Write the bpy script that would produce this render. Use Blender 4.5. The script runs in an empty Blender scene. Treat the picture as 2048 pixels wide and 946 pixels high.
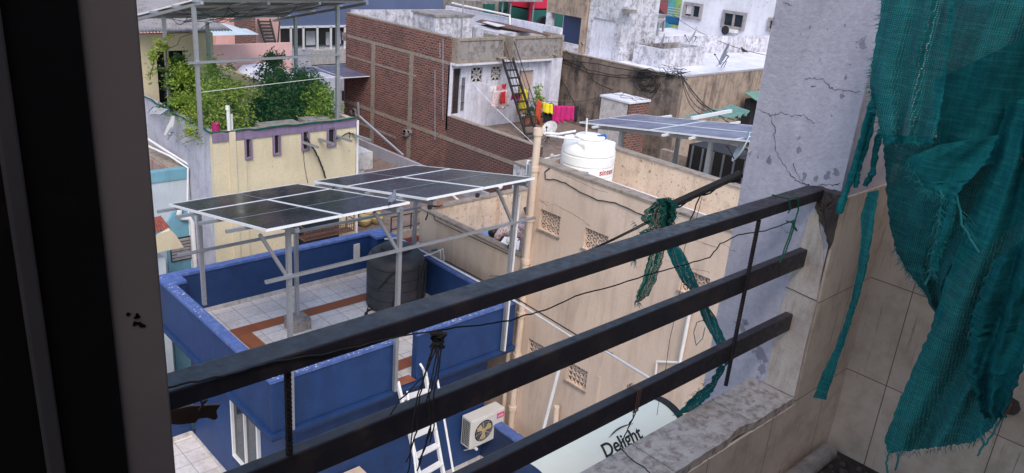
import bpy, bmesh, math, random
from mathutils import Vector, Matrix
random.seed(7)
PI = math.pi
SC = bpy.context.scene
COL = SC.collection
# ---------------------------------------------------------------- camera
F, YAW, PIT, ROL = 1612.0, 0.7738444, 0.36317337, 0.08545929
ZC = 13.0
fw = Vector((math.sin(YAW)*math.cos(PIT), math.cos(YAW)*math.cos(PIT), -math.sin(PIT)))
rt0 = Vector((math.cos(YAW), -math.sin(YAW), 0)); up0 = rt0.cross(fw)
RT = rt0*math.cos(ROL) + up0*math.sin(ROL)
UP = up0*math.cos(ROL) - rt0*math.sin(ROL)
cd = bpy.data.cameras.new('camera'); cam = bpy.data.objects.new('camera', cd); COL.objects.link(cam)
cd.sensor_width = 36.0; cd.sensor_fit = 'HORIZONTAL'; cd.lens = F/2048*36.0
cd.clip_start = 0.02; cd.clip_end = 3000
cam.matrix_world = Matrix(((RT.x, UP.x, -fw.x, 0), (RT.y, UP.y, -fw.y, 0), (RT.z, UP.z, -fw.z, ZC), (0, 0, 0, 1)))
SC.camera = cam
# ---------------------------------------------------------------- light
w = bpy.data.worlds.new('World'); SC.world = w; w.use_nodes = True
wn = w.node_tree.nodes; bg = wn['Background']
sky = wn.new('ShaderNodeTexSky'); sky.sky_type = 'NISHITA'; sky.sun_disc = False
SUN_EL, SUN_AZ = math.radians(50), math.radians(214)      # azimuth clockwise from +Y
sky.sun_elevation = SUN_EL; sky.sun_rotation = SUN_AZ
sky.air_density = 1.3; sky.dust_density = 2.0
w.node_tree.links.new(sky.outputs[0], bg.inputs[0]); bg.inputs[1].default_value = 0.15
sd = bpy.data.lights.new('sun', 'SUN'); so = bpy.data.objects.new('sun', sd); COL.objects.link(so)
sd.energy = 1.35; sd.angle = math.radians(30); sd.color = (1.0, 0.90, 0.85)
sv = Vector((math.sin(SUN_AZ)*math.cos(SUN_EL), math.cos(SUN_AZ)*math.cos(SUN_EL), math.sin(SUN_EL)))
so.rotation_euler = sv.to_track_quat('Z', 'Y').to_euler()
SC.view_settings.view_transform = 'Standard'; SC.view_settings.look = 'None'
SC.view_settings.exposure = 0.68; SC.view_settings.gamma = 1.0

# ---------------------------------------------------------------- helpers
def at(u, v, ax, val):
    d = RT*((u-1024)/F) - UP*((v-473)/F) + fw
    i = 'xyz'.index(ax); o = Vector((0, 0, ZC)); t = (val-o[i])/d[i]
    return o + d*t
def thing(name, label, cat, loc, group=None):
    o = bpy.data.objects.new(name, None); COL.objects.link(o); o.location = loc
    o.empty_display_size = 0.1
    o['label'] = label; o['category'] = cat
    if group: o['group'] = group
    return o
def tag(o, label, cat, group=None):
    o['label'] = label; o['category'] = cat
    if group: o['group'] = group
    return o
def wloc(p):
    v = Vector((0, 0, 0))
    while p is not None:
        v = v + p.location; p = p.parent
    return v
def clone(root, loc, label, parent=None):
    def rec(o, par):
        c = o.copy(); COL.objects.link(c); c.parent = par
        for ch in o.children: rec(ch, c)
        return c
    r = rec(root, None); r.location = loc; r['label'] = label
    return r
class MB:
    """collects geometry in world coordinates; build() links it as one mesh object"""
    def __init__(s): s.v = []; s.f = []
    def add(s, vs, fs):
        n = len(s.v); s.v += [tuple(p) for p in vs]; s.f += [tuple(i+n for i in f) for f in fs]; return s
    def box(s, x0, x1, y0, y1, z0, z1):
        x0, x1 = min(x0, x1), max(x0, x1); y0, y1 = min(y0, y1), max(y0, y1); z0, z1 = min(z0, z1), max(z0, z1)
        vs = [(x0,y0,z0),(x1,y0,z0),(x1,y1,z0),(x0,y1,z0),(x0,y0,z1),(x1,y0,z1),(x1,y1,z1),(x0,y1,z1)]
        return s.add(vs, [(3,2,1,0),(4,5,6,7),(0,1,5,4),(1,2,6,5),(2,3,7,6),(3,0,4,7)])
    def bar(s, a, b, w, h, up=(0, 0, 1)):
        a, b = Vector(a), Vector(b); d = (b-a).normalized(); u = Vector(up)
        if abs(d.dot(u)) > .98: u = Vector((0, 1, 0))
        r = d.cross(u).normalized(); u = r.cross(d).normalized()
        vs = []
        for p in (a, b):
            for i, j in ((-1,-1),(1,-1),(1,1),(-1,1)): vs.append(p + r*i*w/2 + u*j*h/2)
        return s.add(vs, [(0,1,2,3),(7,6,5,4),(0,4,5,1),(1,5,6,2),(2,6,7,3),(3,7,4,0)])
    def tube(s, pts, r, n=8, cap=True):
        pts = [Vector(p) for p in pts]; rs = r if isinstance(r, (list, tuple)) else [r]*len(pts)
        vs = []; fs = []; prev = None
        for k, p in enumerate(pts):
            d = (pts[min(k+1, len(pts)-1)] - pts[max(k-1, 0)]).normalized()
            ref = prev if prev is not None else (Vector((0,0,1)) if abs(d.z) < .9 else Vector((1,0,0)))
            a = (ref - d*ref.dot(d)).normalized(); prev = a; b = d.cross(a)
            for i in range(n):
                t = 2*PI*i/n; vs.append(p + (a*math.cos(t)+b*math.sin(t))*rs[k])
        for k in range(len(pts)-1):
            for i in range(n):
                j = (i+1) % n; fs.append((k*n+i, k*n+j, (k+1)*n+j, (k+1)*n+i))
        if cap:
            fs.append(tuple(range(n))[::-1]); fs.append(tuple((len(pts)-1)*n+i for i in range(n)))
        return s.add(vs, fs)
    def lathe(s, c, prof, n=32, axis='z'):
        vs = []; fs = []; c = Vector(c)
        for r, h in prof:
            for i in range(n):
                t = 2*PI*i/n
                q = (r*math.cos(t), r*math.sin(t), h)
                if axis == 'x': q = (h, q[0], q[1])
                if axis == 'y': q = (q[1], h, q[0])
                vs.append(c+Vector(q))
        for k in range(len(prof)-1):
            for i in range(n):
                j = (i+1) % n; fs.append((k*n+i, k*n+j, (k+1)*n+j, (k+1)*n+i))
        fs.append(tuple(range(n))[::-1]); fs.append(tuple((len(prof)-1)*n+i for i in range(n)))
        return s.add(vs, fs)
    def sphere(s, c, r, n=16, m=10):
        pr = [(max(r*math.sin(PI*k/m), 1e-4), -r*math.cos(PI*k/m)) for k in range(m+1)]
        return s.lathe(c, pr, n)
    def prism(s, poly, off):
        n = len(poly); o = Vector(off); vs = [Vector(p) for p in poly]; vs += [p+o for p in vs]
        fs = [tuple(range(n)), tuple(range(n, 2*n))[::-1]]
        for i in range(n): fs.append((i, (i+1) % n, (i+1) % n+n, i+n))
        return s.add(vs, fs)
    def quad(s, *p): return s.add(p, [tuple(range(len(p)))])
    def build(s, name, mat, parent=None, smooth=False, bevel=0.0, seg=2):
        me = bpy.data.meshes.new(name); me.from_pydata([tuple(v) for v in s.v], [], s.f); me.update()
        bm = bmesh.new(); bm.from_mesh(me); bmesh.ops.recalc_face_normals(bm, faces=bm.faces); bm.to_mesh(me); bm.free()
        o = bpy.data.objects.new(name, me); COL.objects.link(o)
        mats = mat if isinstance(mat, (list, tuple)) else [mat]
        for m in mats: me.materials.append(m)
        if parent is not None:
            o.parent = parent; o.matrix_parent_inverse = Matrix.Translation(-wloc(parent)) if parent.type == 'EMPTY' else Matrix.Identity(4)
        if smooth:
            for p in me.polygons: p.use_smooth = True
            try: me.set_sharp_from_angle(angle=math.radians(40))
            except Exception: pass
        if bevel:
            b = o.modifiers.new('bevel', 'BEVEL'); b.width = bevel; b.segments = seg; b.limit_method = 'ANGLE'
        return o
def struct(o): o['kind'] = 'structure'; return o
def walls(mb, axis, c0, c1, u0, u1, z0, z1, holes=()):
    """wall slab between planes axis=c0..c1 with real rectangular openings (u0,u1,z0,z1)"""
    us = sorted({u0, u1, *[h[0] for h in holes], *[h[1] for h in holes]}); zs = sorted({z0, z1, *[h[2] for h in holes], *[h[3] for h in holes]})
    def pt(c, u, z): return (c, u, z) if axis == 'x' else (u, c, z)
    def solid(i, j):
        if i < 0 or j < 0 or i >= len(us)-1 or j >= len(zs)-1: return False
        um, zm = (us[i]+us[i+1])/2, (zs[j]+zs[j+1])/2
        return not any(h[0] < um < h[1] and h[2] < zm < h[3] for h in holes)
    for i in range(len(us)-1):
        for j in range(len(zs)-1):
            if not solid(i, j): continue
            a, b, c, d = us[i], us[i+1], zs[j], zs[j+1]
            for k in (c0, c1): mb.quad(pt(k,a,c), pt(k,b,c), pt(k,b,d), pt(k,a,d))
            if not solid(i-1, j): mb.quad(pt(c0,a,c), pt(c1,a,c), pt(c1,a,d), pt(c0,a,d))
            if not solid(i+1, j): mb.quad(pt(c0,b,c), pt(c1,b,c), pt(c1,b,d), pt(c0,b,d))
            if not solid(i, j-1): mb.quad(pt(c0,a,c), pt(c1,a,c), pt(c1,b,c), pt(c0,b,c))
            if not solid(i, j+1): mb.quad(pt(c0,a,d), pt(c1,a,d), pt(c1,b,d), pt(c0,b,d))
    return mb
def sag(a, b, s, n=14):
    a, b = Vector(a), Vector(b); out = []
    for i in range(n+1):
        t = i/n; p = a.lerp(b, t); p.z -= s*4*t*(1-t); out.append(p)
    return out
def wiggle(pts, amp, n=4, rnd=None):
    r = rnd or random; out = []
    pts = [Vector(p) for p in pts]
    for a, b in zip(pts[:-1], pts[1:]):
        for i in range(n): out.append(a.lerp(b, i/n)+Vector([r.uniform(-amp, amp) for _ in range(3)]))
    out.append(pts[-1]); return out

# ---------------------------------------------------------------- materials
def newmat(name):
    m = bpy.data.materials.new(name); m.use_nodes = True; nt = m.node_tree
    return m, nt, nt.nodes['Principled BSDF']
def coords(nt, scale=(1, 1, 1), rot=(0, 0, 0)):
    tc = nt.nodes.new('ShaderNodeTexCoord'); mp = nt.nodes.new('ShaderNodeMapping')
    mp.inputs['Scale'].default_value = scale; mp.inputs['Rotation'].default_value = rot
    nt.links.new(tc.outputs['Object'], mp.inputs['Vector']); return mp.outputs[0]
def noise(nt, vec, scale, detail=6, rough=.6):
    n = nt.nodes.new('ShaderNodeTexNoise'); n.inputs['Scale'].default_value = scale
    n.inputs['Detail'].default_value = detail; n.inputs['Roughness'].default_value = rough
    nt.links.new(vec, n.inputs['Vector']); return n.outputs['Fac']
def ramp(nt, fac, a, b, v0=0.0, v1=1.0):
    r = nt.nodes.new('ShaderNodeMapRange'); r.inputs[1].default_value = a; r.inputs[2].default_value = b
    r.inputs[3].default_value = v0; r.inputs[4].default_value = v1
    nt.links.new(fac, r.inputs[0]); return r.outputs[0]
def mix(nt, fac, a, b, blend='MIX'):
    m = nt.nodes.new('ShaderNodeMix'); m.data_type = 'RGBA'; m.blend_type = blend
    for sock, v in ((m.inputs[0], fac), (m.inputs[6], a), (m.inputs[7], b)):
        if isinstance(v, (int, float)): sock.default_value = v
        elif isinstance(v, tuple): sock.default_value = (*v, 1)
        else: nt.links.new(v, sock)
    return m.outputs[2]
def bump(nt, bsdf, h, strength=.3, dist=.01):
    b = nt.nodes.new('ShaderNodeBump'); b.inputs['Strength'].default_value = strength; b.inputs['Distance'].default_value = dist
    nt.links.new(h, b.inputs['Height']); nt.links.new(b.outputs[0], bsdf.inputs['Normal'])
def plaster(name, base, stain=(.12,.1,.09), amt=.5, streak=(.08,.07,.06), samt=.5, peel=None, pamt=.0, scale=1.0, rough=.9, bmp=.35):
    m, nt, b = newmat(name); v = coords(nt)
    c = mix(nt, ramp(nt, noise(nt, v, 1.3*scale), .35, .7, 0, 1), tuple(x*.88 for x in base), tuple(min(1, x*1.1) for x in base))
    f = ramp(nt, noise(nt, v, 2.6*scale, 9, .68), .47, .62, 0, amt); c = mix(nt, f, c, stain)
    vs = coords(nt, (3.6*scale, 3.6*scale, .6*scale))
    f = ramp(nt, noise(nt, vs, 1.0, 10, .7), .46, .66, 0, samt)
    mk = nt.nodes.new('ShaderNodeMath'); mk.operation = 'MULTIPLY'; nt.links.new(f, mk.inputs[0]); nt.links.new(ramp(nt, noise(nt, v, .8*scale, 5), .38, .56), mk.inputs[1])
    c = mix(nt, mk.outputs[0], c, streak)
    nf = noise(nt, v, 30*scale, 7, .75)
    c = mix(nt, ramp(nt, nf, .46, .66, 0, .38), c, stain)
    if peel is not None:
        n2 = noise(nt, v, 5.5*scale, 10, .62); f = ramp(nt, n2, .64-pamt, .655-pamt, 0, .9); c = mix(nt, f, c, peel)
    nt.links.new(c, b.inputs['Base Color']); b.inputs['Roughness'].default_value = rough
    bump(nt, b, nf, bmp, .012); return m
def metal(name, base, rough=.45, met=.7, spot=(.2,.1,.06), samt=.4, scale=12):
    m, nt, b = newmat(name); v = coords(nt)
    n = noise(nt, v, scale, 7, .65); c = mix(nt, ramp(nt, n, .5, .75, 0, samt), base, spot)
    n2 = noise(nt, v, scale*4, 4); c = mix(nt, ramp(nt, n2, .3, .7, 0, .35), c, tuple(x*.7 for x in base))
    nt.links.new(c, b.inputs['Base Color']); b.inputs['Metallic'].default_value = met
    nt.links.new(ramp(nt, n2, .3, .7, rough-.1, rough+.2), b.inputs['Roughness']); bump(nt, b, n2, .15, .003); return m
def plain(name, base, rough=.7, var=.2, scale=8, met=0.0, bmp=.1, dirt=(.1,.09,.08), damt=.2):
    m, nt, b = newmat(name); v = coords(nt); n = noise(nt, v, scale, 6)
    c = mix(nt, ramp(nt, n, .3, .7, 0, 1), tuple(x*(1-var) for x in base), tuple(min(1, x*(1+var)) for x in base))
    c = mix(nt, ramp(nt, noise(nt, v, scale*.45, 8, .7), .52, .75, 0, damt), c, dirt)
    nt.links.new(c, b.inputs['Base Color']); b.inputs['Roughness'].default_value = rough; b.inputs['Metallic'].default_value = met
    bump(nt, b, n, bmp, .004); return m
def uv_wall(nt):
    """(x+y, z) so that courses run level round axis-aligned walls"""
    tc = nt.nodes.new('ShaderNodeTexCoord'); sp = nt.nodes.new('ShaderNodeSeparateXYZ'); nt.links.new(tc.outputs['Object'], sp.inputs[0])
    a = nt.nodes.new('ShaderNodeMath'); a.operation = 'ADD'; nt.links.new(sp.outputs[0], a.inputs[0]); nt.links.new(sp.outputs[1], a.inputs[1])
    cb = nt.nodes.new('ShaderNodeCombineXYZ'); nt.links.new(a.outputs[0], cb.inputs[0]); nt.links.new(sp.outputs[2], cb.inputs[1]); return cb.outputs[0]
def brickmat(name, c1, c2, mortar, bw=.235, bh=.085, ms=.012, off=.5, vec='wall', dirt=(.1,.09,.085), damt=.45, rough=.9, shift=(0, 0, 0), warp=.0, streak=0.0, bstr=.6):
    m, nt, b = newmat(name)
    if vec == 'wall': v = uv_wall(nt)
    else: v = coords(nt)
    ad = nt.nodes.new('ShaderNodeVectorMath'); ad.operation = 'ADD'; nt.links.new(v, ad.inputs[0]); ad.inputs[1].default_value = shift; v = ad.outputs[0]
    v3 = coords(nt)
    if warp:
        nz = nt.nodes.new('ShaderNodeTexNoise'); nz.inputs['Scale'].default_value = 2.2; nt.links.new(v3, nz.inputs['Vector'])
        sc = nt.nodes.new('ShaderNodeVectorMath'); sc.operation = 'SCALE'; sc.inputs['Scale'].default_value = warp; nt.links.new(nz.outputs['Color'], sc.inputs[0])
        a2 = nt.nodes.new('ShaderNodeVectorMath'); nt.links.new(v, a2.inputs[0]); nt.links.new(sc.outputs[0], a2.inputs[1]); v = a2.outputs[0]
    t = nt.nodes.new('ShaderNodeTexBrick'); t.offset = off
    t.inputs['Scale'].default_value = 1.0; t.inputs['Brick Width'].default_value = bw; t.inputs['Row Height'].default_value = bh
    t.inputs['Mortar Size'].default_value = ms; t.inputs['Mortar Smooth'].default_value = .3
    t.inputs['Color1'].default_value = (*c1, 1); t.inputs['Color2'].default_value = (*c2, 1); t.inputs['Mortar'].default_value = (*mortar, 1)
    nt.links.new(v, t.inputs['Vector'])
    c = mix(nt, ramp(nt, noise(nt, v3, .9, 8, .65), .48, .75, 0, damt), t.outputs['Color'], dirt)
    c = mix(nt, ramp(nt, noise(nt, v3, 14, 6, .7), .45, .8, 0, damt), c, dirt)
    if streak:
        vs = coords(nt, (55, 55, 3)); c = mix(nt, ramp(nt, noise(nt, vs, 1.0, 8, .7), .6, .68, 0, streak), c, dirt)
    nt.links.new(c, b.inputs['Base Color']); b.inputs['Roughness'].default_value = rough
    inv = nt.nodes.new('ShaderNodeMath'); inv.operation = 'SUBTRACT'; inv.inputs[0].default_value = 1.0; nt.links.new(t.outputs['Fac'], inv.inputs[1])
    bump(nt, b, inv.outputs[0], bstr, .01); return m
def solar_mat(name, base=(.006, .006, .012), dust=(.09, .085, .12), damt=.3, rough=.12):
    m, nt, b = newmat(name); v = coords(nt)
    t = nt.nodes.new('ShaderNodeTexBrick'); t.offset = 0; nt.links.new(v, t.inputs['Vector'])
    t.inputs['Scale'].default_value = 1; t.inputs['Brick Width'].default_value = .18; t.inputs['Row Height'].default_value = .09
    t.inputs['Mortar Size'].default_value = .002; t.inputs['Color1'].default_value = (*base, 1); t.inputs['Color2'].default_value = (*[x*1.3 for x in base], 1)
    t.inputs['Mortar'].default_value = (.035, .035, .05, 1)
    c = mix(nt, ramp(nt, noise(nt, v, 1.4, 8, .7), .4, .8, .02, damt), t.outputs['Color'], dust)
    sp = noise(nt, v, 11, 6, .75); c = mix(nt, ramp(nt, sp, .62, .68, 0, .6), c, (.4, .4, .42))
    vs = coords(nt, (1.2, 14, 1)); c = mix(nt, ramp(nt, noise(nt, vs, 1.5, 6, .7), .55, .8, 0, .25), c, dust)
    nt.links.new(c, b.inputs['Base Color']); nt.links.new(ramp(nt, noise(nt, v, 2, 6), .3, .7, rough, rough+.22), b.inputs['Roughness'])
    b.inputs['Specular IOR Level'].default_value = .32; return m
def leafmat(name, a, b_):
    m, nt, b = newmat(name); v = coords(nt); c = mix(nt, ramp(nt, noise(nt, v, 9, 4), .35, .65), a, b_)
    c = mix(nt, ramp(nt, noise(nt, v, 2.2, 3), .4, .65, 0, .6), c, tuple(x*.55 for x in a))
    nt.links.new(c, b.inputs['Base Color']); b.inputs['Roughness'].default_value = .55
    try:
        b.inputs['Subsurface Weight'].default_value = 0
        tr = nt.nodes.new('ShaderNodeBsdfTranslucent'); nt.links.new(c, tr.inputs[0]); ms = nt.nodes.new('ShaderNodeMixShader'); ms.inputs[0].default_value = .3
        nt.links.new(b.outputs[0], ms.inputs[1]); nt.links.new(tr.outputs[0], ms.inputs[2]); nt.links.new(ms.outputs[0], nt.nodes['Material Output'].inputs[0])
    except Exception: pass
    return m
def netmat(name, base, dark, holes=.12, scale=470.0):
    m, nt, b = newmat(name); v = coords(nt)
    c = mix(nt, ramp(nt, noise(nt, v, 7, 8, .7), .35, .7), dark, base)
    c = mix(nt, ramp(nt, noise(nt, coords(nt, (1, 90, 9)), 1.0, 8, .75), .42, .6, 0, .5), c, tuple(x*.5 for x in dark))
    c = mix(nt, ramp(nt, noise(nt, coords(nt, (1, 12, 150)), 1.0, 8, .75), .48, .62, 0, .35), c, tuple(min(1, x*1.5+.02) for x in base))
    w1 = nt.nodes.new('ShaderNodeTexWave'); w1.wave_type = 'BANDS'; w1.bands_direction = 'Z'; w1.inputs['Scale'].default_value = scale/6.28; w1.inputs['Distortion'].default_value = 5; w1.inputs['Detail'].default_value = 3
    nt.links.new(v, w1.inputs['Vector'])
    w2 = nt.nodes.new('ShaderNodeTexWave'); w2.wave_type = 'BANDS'; w2.bands_direction = 'Y'; w2.inputs['Scale'].default_value = scale/7; w2.inputs['Distortion'].default_value = 4.0
    nt.links.new(v, w2.inputs['Vector'])
    mm = nt.nodes.new('ShaderNodeMath'); mm.operation = 'MULTIPLY'; nt.links.new(w1.outputs['Fac'], mm.inputs[0]); nt.links.new(w2.outputs['Fac'], mm.inputs[1])
    c = mix(nt, ramp(nt, w1.outputs['Fac'], 0, 1, .0, .30), c, tuple(x*.45 for x in base))
    nt.links.new(c, b.inputs['Base Color']); b.inputs['Roughness'].default_value = .95; b.inputs['Specular IOR Level'].default_value = .15
    a = nt.nodes.new('ShaderNodeMath'); a.operation = 'GREATER_THAN'; nt.links.new(mm.outputs[0], a.inputs[0]); a.inputs[1].default_value = 1-holes
    tr = nt.nodes.new('ShaderNodeBsdfTransparent'); tl = nt.nodes.new('ShaderNodeBsdfTranslucent'); nt.links.new(c, tl.inputs[0])
    m1 = nt.nodes.new('ShaderNodeMixShader'); m1.inputs[0].default_value = .25; nt.links.new(b.outputs[0], m1.inputs[1]); nt.links.new(tl.outputs[0], m1.inputs[2])
    m2 = nt.nodes.new('ShaderNodeMixShader'); nt.links.new(a.outputs[0], m2.inputs[0]); nt.links.new(m1.outputs[0], m2.inputs[1]); nt.links.new(tr.outputs[0], m2.inputs[2])
    nt.links.new(m2.outputs[0], nt.nodes['Material Output'].inputs[0])
    bump(nt, b, mm.outputs[0], .35, .0008); return m

M = dict(
 rail=metal('rail paint', (.026,.023,.032), .42, .1, (.11,.075,.06), .55, 16),
 rebar=metal('rebar', (.02,.018,.024), .6, .4),
 tile_old=brickmat('old cream tiles', (.64,.54,.465), (.70,.59,.51), (.14,.10,.08), .33, .33, .0018, 0, damt=.55, dirt=(.22,.14,.10), rough=.35, shift=(.06,.145,0), streak=.8, bstr=.15),
 sill=plaster('dirty sill stone', (.56,.51,.48), (.16,.11,.095), .75, (.2,.14,.12), .6, scale=15, rough=.6),
 pillar=plaster('cracked lavender whitewash', (.64,.61,.71), (.38,.36,.44), .45, (.36,.34,.42), .5, (.28,.27,.34), -.02, 2.0, .9, .5),
 cement=plaster('bare cement', (.15,.12,.115), (.06,.045,.042), .6, (.08,.06,.055), .4, scale=9, bmp=.9),
 crack=plain('crack', (.05,.045,.055), .95),
 jamb=plain('grey frame', (.125,.103,.10), .6, .12, 5, dirt=(.05,.045,.05), damt=.3),
 door=plain('dark door', (.0035,.0028,.0032), .9, .2),
 floor=plaster('dirty floor', (.07,.055,.05), (.015,.012,.012), .8, scale=8, bmp=1),
 room=plain('sun block plaster', (.42,.39,.38), .9),
 blue=plaster('blue paint', (.0065,.037,.138), (.020,.060,.175), .3, (.006,.018,.055), .6, (.028,.065,.17), -.05, 1.2, .6, .15),
 bluedk=plain('navy paint', (.010,.026,.078), .6, .1, 1.5, dirt=(.03,.05,.16), damt=.3),
 bluetop=plaster('worn blue coping', (.05,.105,.33), (.15,.20,.40), .6, (.2,.24,.4), .2, (.45,.5,.62), -.06, 3.5, .7),
 btile=brickmat('white terrace tiles', (.66,.63,.63), (.74,.71,.71), (.2,.17,.15), .40, .40, .006, 0, 'flat', (.32,.24,.18), .55, .4, streak=0, bstr=.15),
 otile=brickmat('terracotta tiles', (.27,.085,.035), (.33,.11,.045), (.15,.07,.05), .40, .30, .004, 0, 'flat', (.16,.07,.04), .3, .4, bstr=.1),
 skirt=plaster('white skirting', (.62,.60,.60), (.3,.22,.17), .45, scale=4, rough=.5),
 galv=metal('galvanised steel', (.40,.42,.46), .42, .65, (.22,.22,.25), .4, 7),
 alu=metal('aluminium frame', (.86,.86,.88), .4, .25, (.5,.5,.52), .2, 6),
 solar=solar_mat('solar glass'),
 solar2=solar_mat('dusty solar glass', (.075,.075,.14), (.24,.24,.33), .7, .25),
 under=plain('panel backsheet', (.30,.28,.28), .6, .3, 2, dirt=(.1,.08,.08), damt=.6),
 bulk=plain('black plastic tank', (.030,.031,.038), .55, .2, 5, dirt=(.11,.11,.12), damt=.5),
 hose=plain('black rubber', (.012,.012,.013), .8),
 wtank=plain('white plastic tank', (.80,.79,.76), .4, .06, 3, dirt=(.5,.45,.38), damt=.25),
 red=plain('red print', (.42,.02,.035), .5, .1), bluep=plain('blue print', (.03,.15,.45), .5, .1), bluecap=plain('blue cap', (.01,.10,.35), .4, .1),
 beige=plaster('beige paint', (.69,.54,.43), (.48,.36,.28), .28, (.36,.265,.205), .65, scale=.8, bmp=.2),
 beige_old=plaster('flaking beige paint', (.68,.54,.40), (.42,.30,.21), .5, (.34,.22,.15), .6, (.22,.15,.13), .03, 2.2),
 coping=plaster('dusty coping', (.33,.28,.23), (.14,.10,.09), .7, (.1,.08,.07), .2, scale=3),
 pipe=plain('cream pipe', (.66,.53,.42), .5, .08, 4, dirt=(.35,.25,.18), damt=.3),
 pvc=plain('white pvc', (.74,.74,.74), .4, .06, 6, dirt=(.4,.36,.3), damt=.3),
 roofw=plaster('white washed roof', (.72,.72,.78), (.40,.40,.46), .5, (.4,.4,.45), .2, (.28,.28,.33), -.03, .6),
 yellow=plaster('yellow paint', (.66,.58,.41), (.42,.35,.24), .28, (.42,.36,.24), .35, (.34,.29,.22), -.06, 1.1, bmp=.2),
 mauve=plaster('mauve trim', (.23,.17,.28), (.14,.10,.17), .4, scale=3),
 greyw=plaster('weathered grey wall', (.50,.50,.58), (.22,.21,.25), .45, (.16,.15,.17), .6, (.42,.43,.52), .03, 1.2),
 orange=plaster('rust stained wall', (.36,.30,.30), (.28,.12,.06), .9, (.25,.10,.05), .9, (.36,.13,.06), .06, 1.4),
 cyan=plaster('cyan paint', (.16,.36,.46), (.1,.22,.28), .3, (.1,.2,.25), .4, scale=2),
 palecyan=plaster('pale blue paint', (.47,.54,.60), (.34,.38,.42), .3, (.3,.34,.36), .3, scale=2),
 brick=brickmat('brick', (.10,.028,.022), (.24,.075,.045), (.25,.19,.175), .24, .098, .018, .5, damt=.75, dirt=(.075,.042,.036), warp=.075),
 brick2=brickmat('old brick', (.10,.035,.03), (.15,.05,.04), (.19,.15,.14), .24, .098, .015, .5, damt=.7, dirt=(.07,.055,.055), warp=.05),
 conc=plaster('concrete', (.33,.30,.29), (.10,.09,.09), .75, (.09,.08,.08), .6, scale=1.6),
 concw=plaster('weathered whitewash', (.66,.66,.73), (.16,.15,.18), .7, (.12,.11,.13), .6, (.24,.23,.27), .05, 1.3),
 whitewall=plaster('blue white wash', (.70,.70,.80), (.34,.34,.40), .4, (.2,.2,.24), .5, (.2,.19,.22), -.035, 2.2),
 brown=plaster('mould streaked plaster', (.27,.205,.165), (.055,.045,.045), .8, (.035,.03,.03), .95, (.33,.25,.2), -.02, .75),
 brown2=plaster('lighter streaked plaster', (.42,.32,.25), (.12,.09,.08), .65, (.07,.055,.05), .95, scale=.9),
 pink=plaster('pink paint', (.60,.36,.34), (.42,.26,.25), .3, (.4,.25,.24), .3, scale=.8),
 gblue=plaster('slate blue cladding', (.10,.13,.24), (.08,.1,.18), .3, (.16,.19,.3), .15, scale=.5),
 gwall=plaster('pale grey paint', (.36,.36,.42), (.25,.25,.3), .4, scale=.6),
 earth=plaster('rough terrace screed', (.24,.18,.15), (.10,.07,.055), .8, (.1,.07,.06), .2, scale=1.6, bmp=1),
 ground=plaster('street dust', (.17,.14,.12), (.08,.07,.06), .5, scale=.4),
 dark=plain('dark interior', (.010,.010,.014), .8, .2), glass=plain('dark glass', (.02,.03,.04), .08, .2, 2, damt=0),  # near-black interior colour stands in for the shade behind openings
 teal=netmat('teal shade net', (.015,.26,.275), (.008,.14,.155), .10), tealdk=netmat('teal net darker', (.011,.20,.215), (.006,.10,.115), .07),  # second tone of the same net: darker colour, fewer holes
 greennet=netmat('green mesh', (.012,.19,.14), (.008,.10,.08), .3),
 thread=plain('teal thread', (.012,.20,.21), .7, .2),
 white=plain('white paint', (.78,.78,.78), .4, .05, 6, dirt=(.4,.36,.3), damt=.25),
 black=plain('black iron', (.022,.018,.018), .6, .3), rust=plain('rusty iron', (.13,.065,.05), .8, .35, 14, dirt=(.05,.03,.03), damt=.6),
 maroon=plain('maroon tiles', (.16,.03,.03), .6, .2), tin=plain('green tin', (.12,.25,.20), .5, .2, 3, dirt=(.3,.36,.3), damt=.4),
 asb=plaster('cement sheet', (.34,.32,.34), (.15,.13,.13), .6, scale=1.2), clay=plain('clay', (.25,.10,.06), .9, .2),
 magenta=plain('magenta cloth', (.50,.015,.16), .85, .15), yelc=plain('yellow cloth', (.72,.60,.03), .85, .12), redc=plain('red cloth', (.42,.02,.03), .85, .2),
 pinkc=plain('pink cloth', (.50,.2,.22), .85, .2), blackc=plain('dark cloth', (.015,.015,.025), .9, .2), whitec=plain('white cloth', (.6,.58,.6), .9, .1), orangec=plain('orange red cloth', (.55,.07,.03), .85, .4, 18),
 leaf1=leafmat('leaf bright', (.15,.29,.03), (.34,.44,.06)), leaf2=leafmat('leaf dark', (.03,.09,.02), (.08,.17,.03)), leaf3=leafmat('leaf yellow green', (.36,.44,.07), (.2,.31,.04)),
 stem=plain('stem', (.10,.07,.04), .9), skin=plain('skin', (.16,.08,.05), .6, .05), hair=plain('hair', (.008,.007,.007), .5),
 globe=plain('opal globe', (.82,.80,.74), .25, .03), heater=plain('cream enamel', (.90,.84,.66), .5, .03, 2, dirt=(.6,.58,.48), damt=.2),
 shirt=plain('x', (.5,.3,.3)), rtile=plain('red roof tile', (.24,.06,.045), .8, .35, 9, dirt=(.08,.03,.03), damt=.5),
 bird=plain('grey feathers', (.14,.15,.19), .7, .3, 30), birdk=plain('black feathers', (.01,.01,.012), .6), acw=plain('ac casing', (.62,.61,.58), .4, .04, 5, dirt=(.4,.36,.3), damt=.3),
 fan=plain('amber fan', (.42,.30,.10), .4, .1), brass=plain('old socket', (.5,.5,.48), .5), redroof=plain('scarlet sheet', (.62,.02,.07), .5, .1), bgreen=plain('bottle green', (.02,.12,.10), .5, .2), lime=plaster('lime paint', (.42,.60,.2), scale=.6), turq=plaster('turquoise paint', (.1,.45,.5), scale=.6), bluefl=plain('blue board', (.02,.18,.42), .5, .1), ochre=plaster('ochre sheet', (.55,.42,.2), (.3,.22,.1), .5),
)
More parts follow.
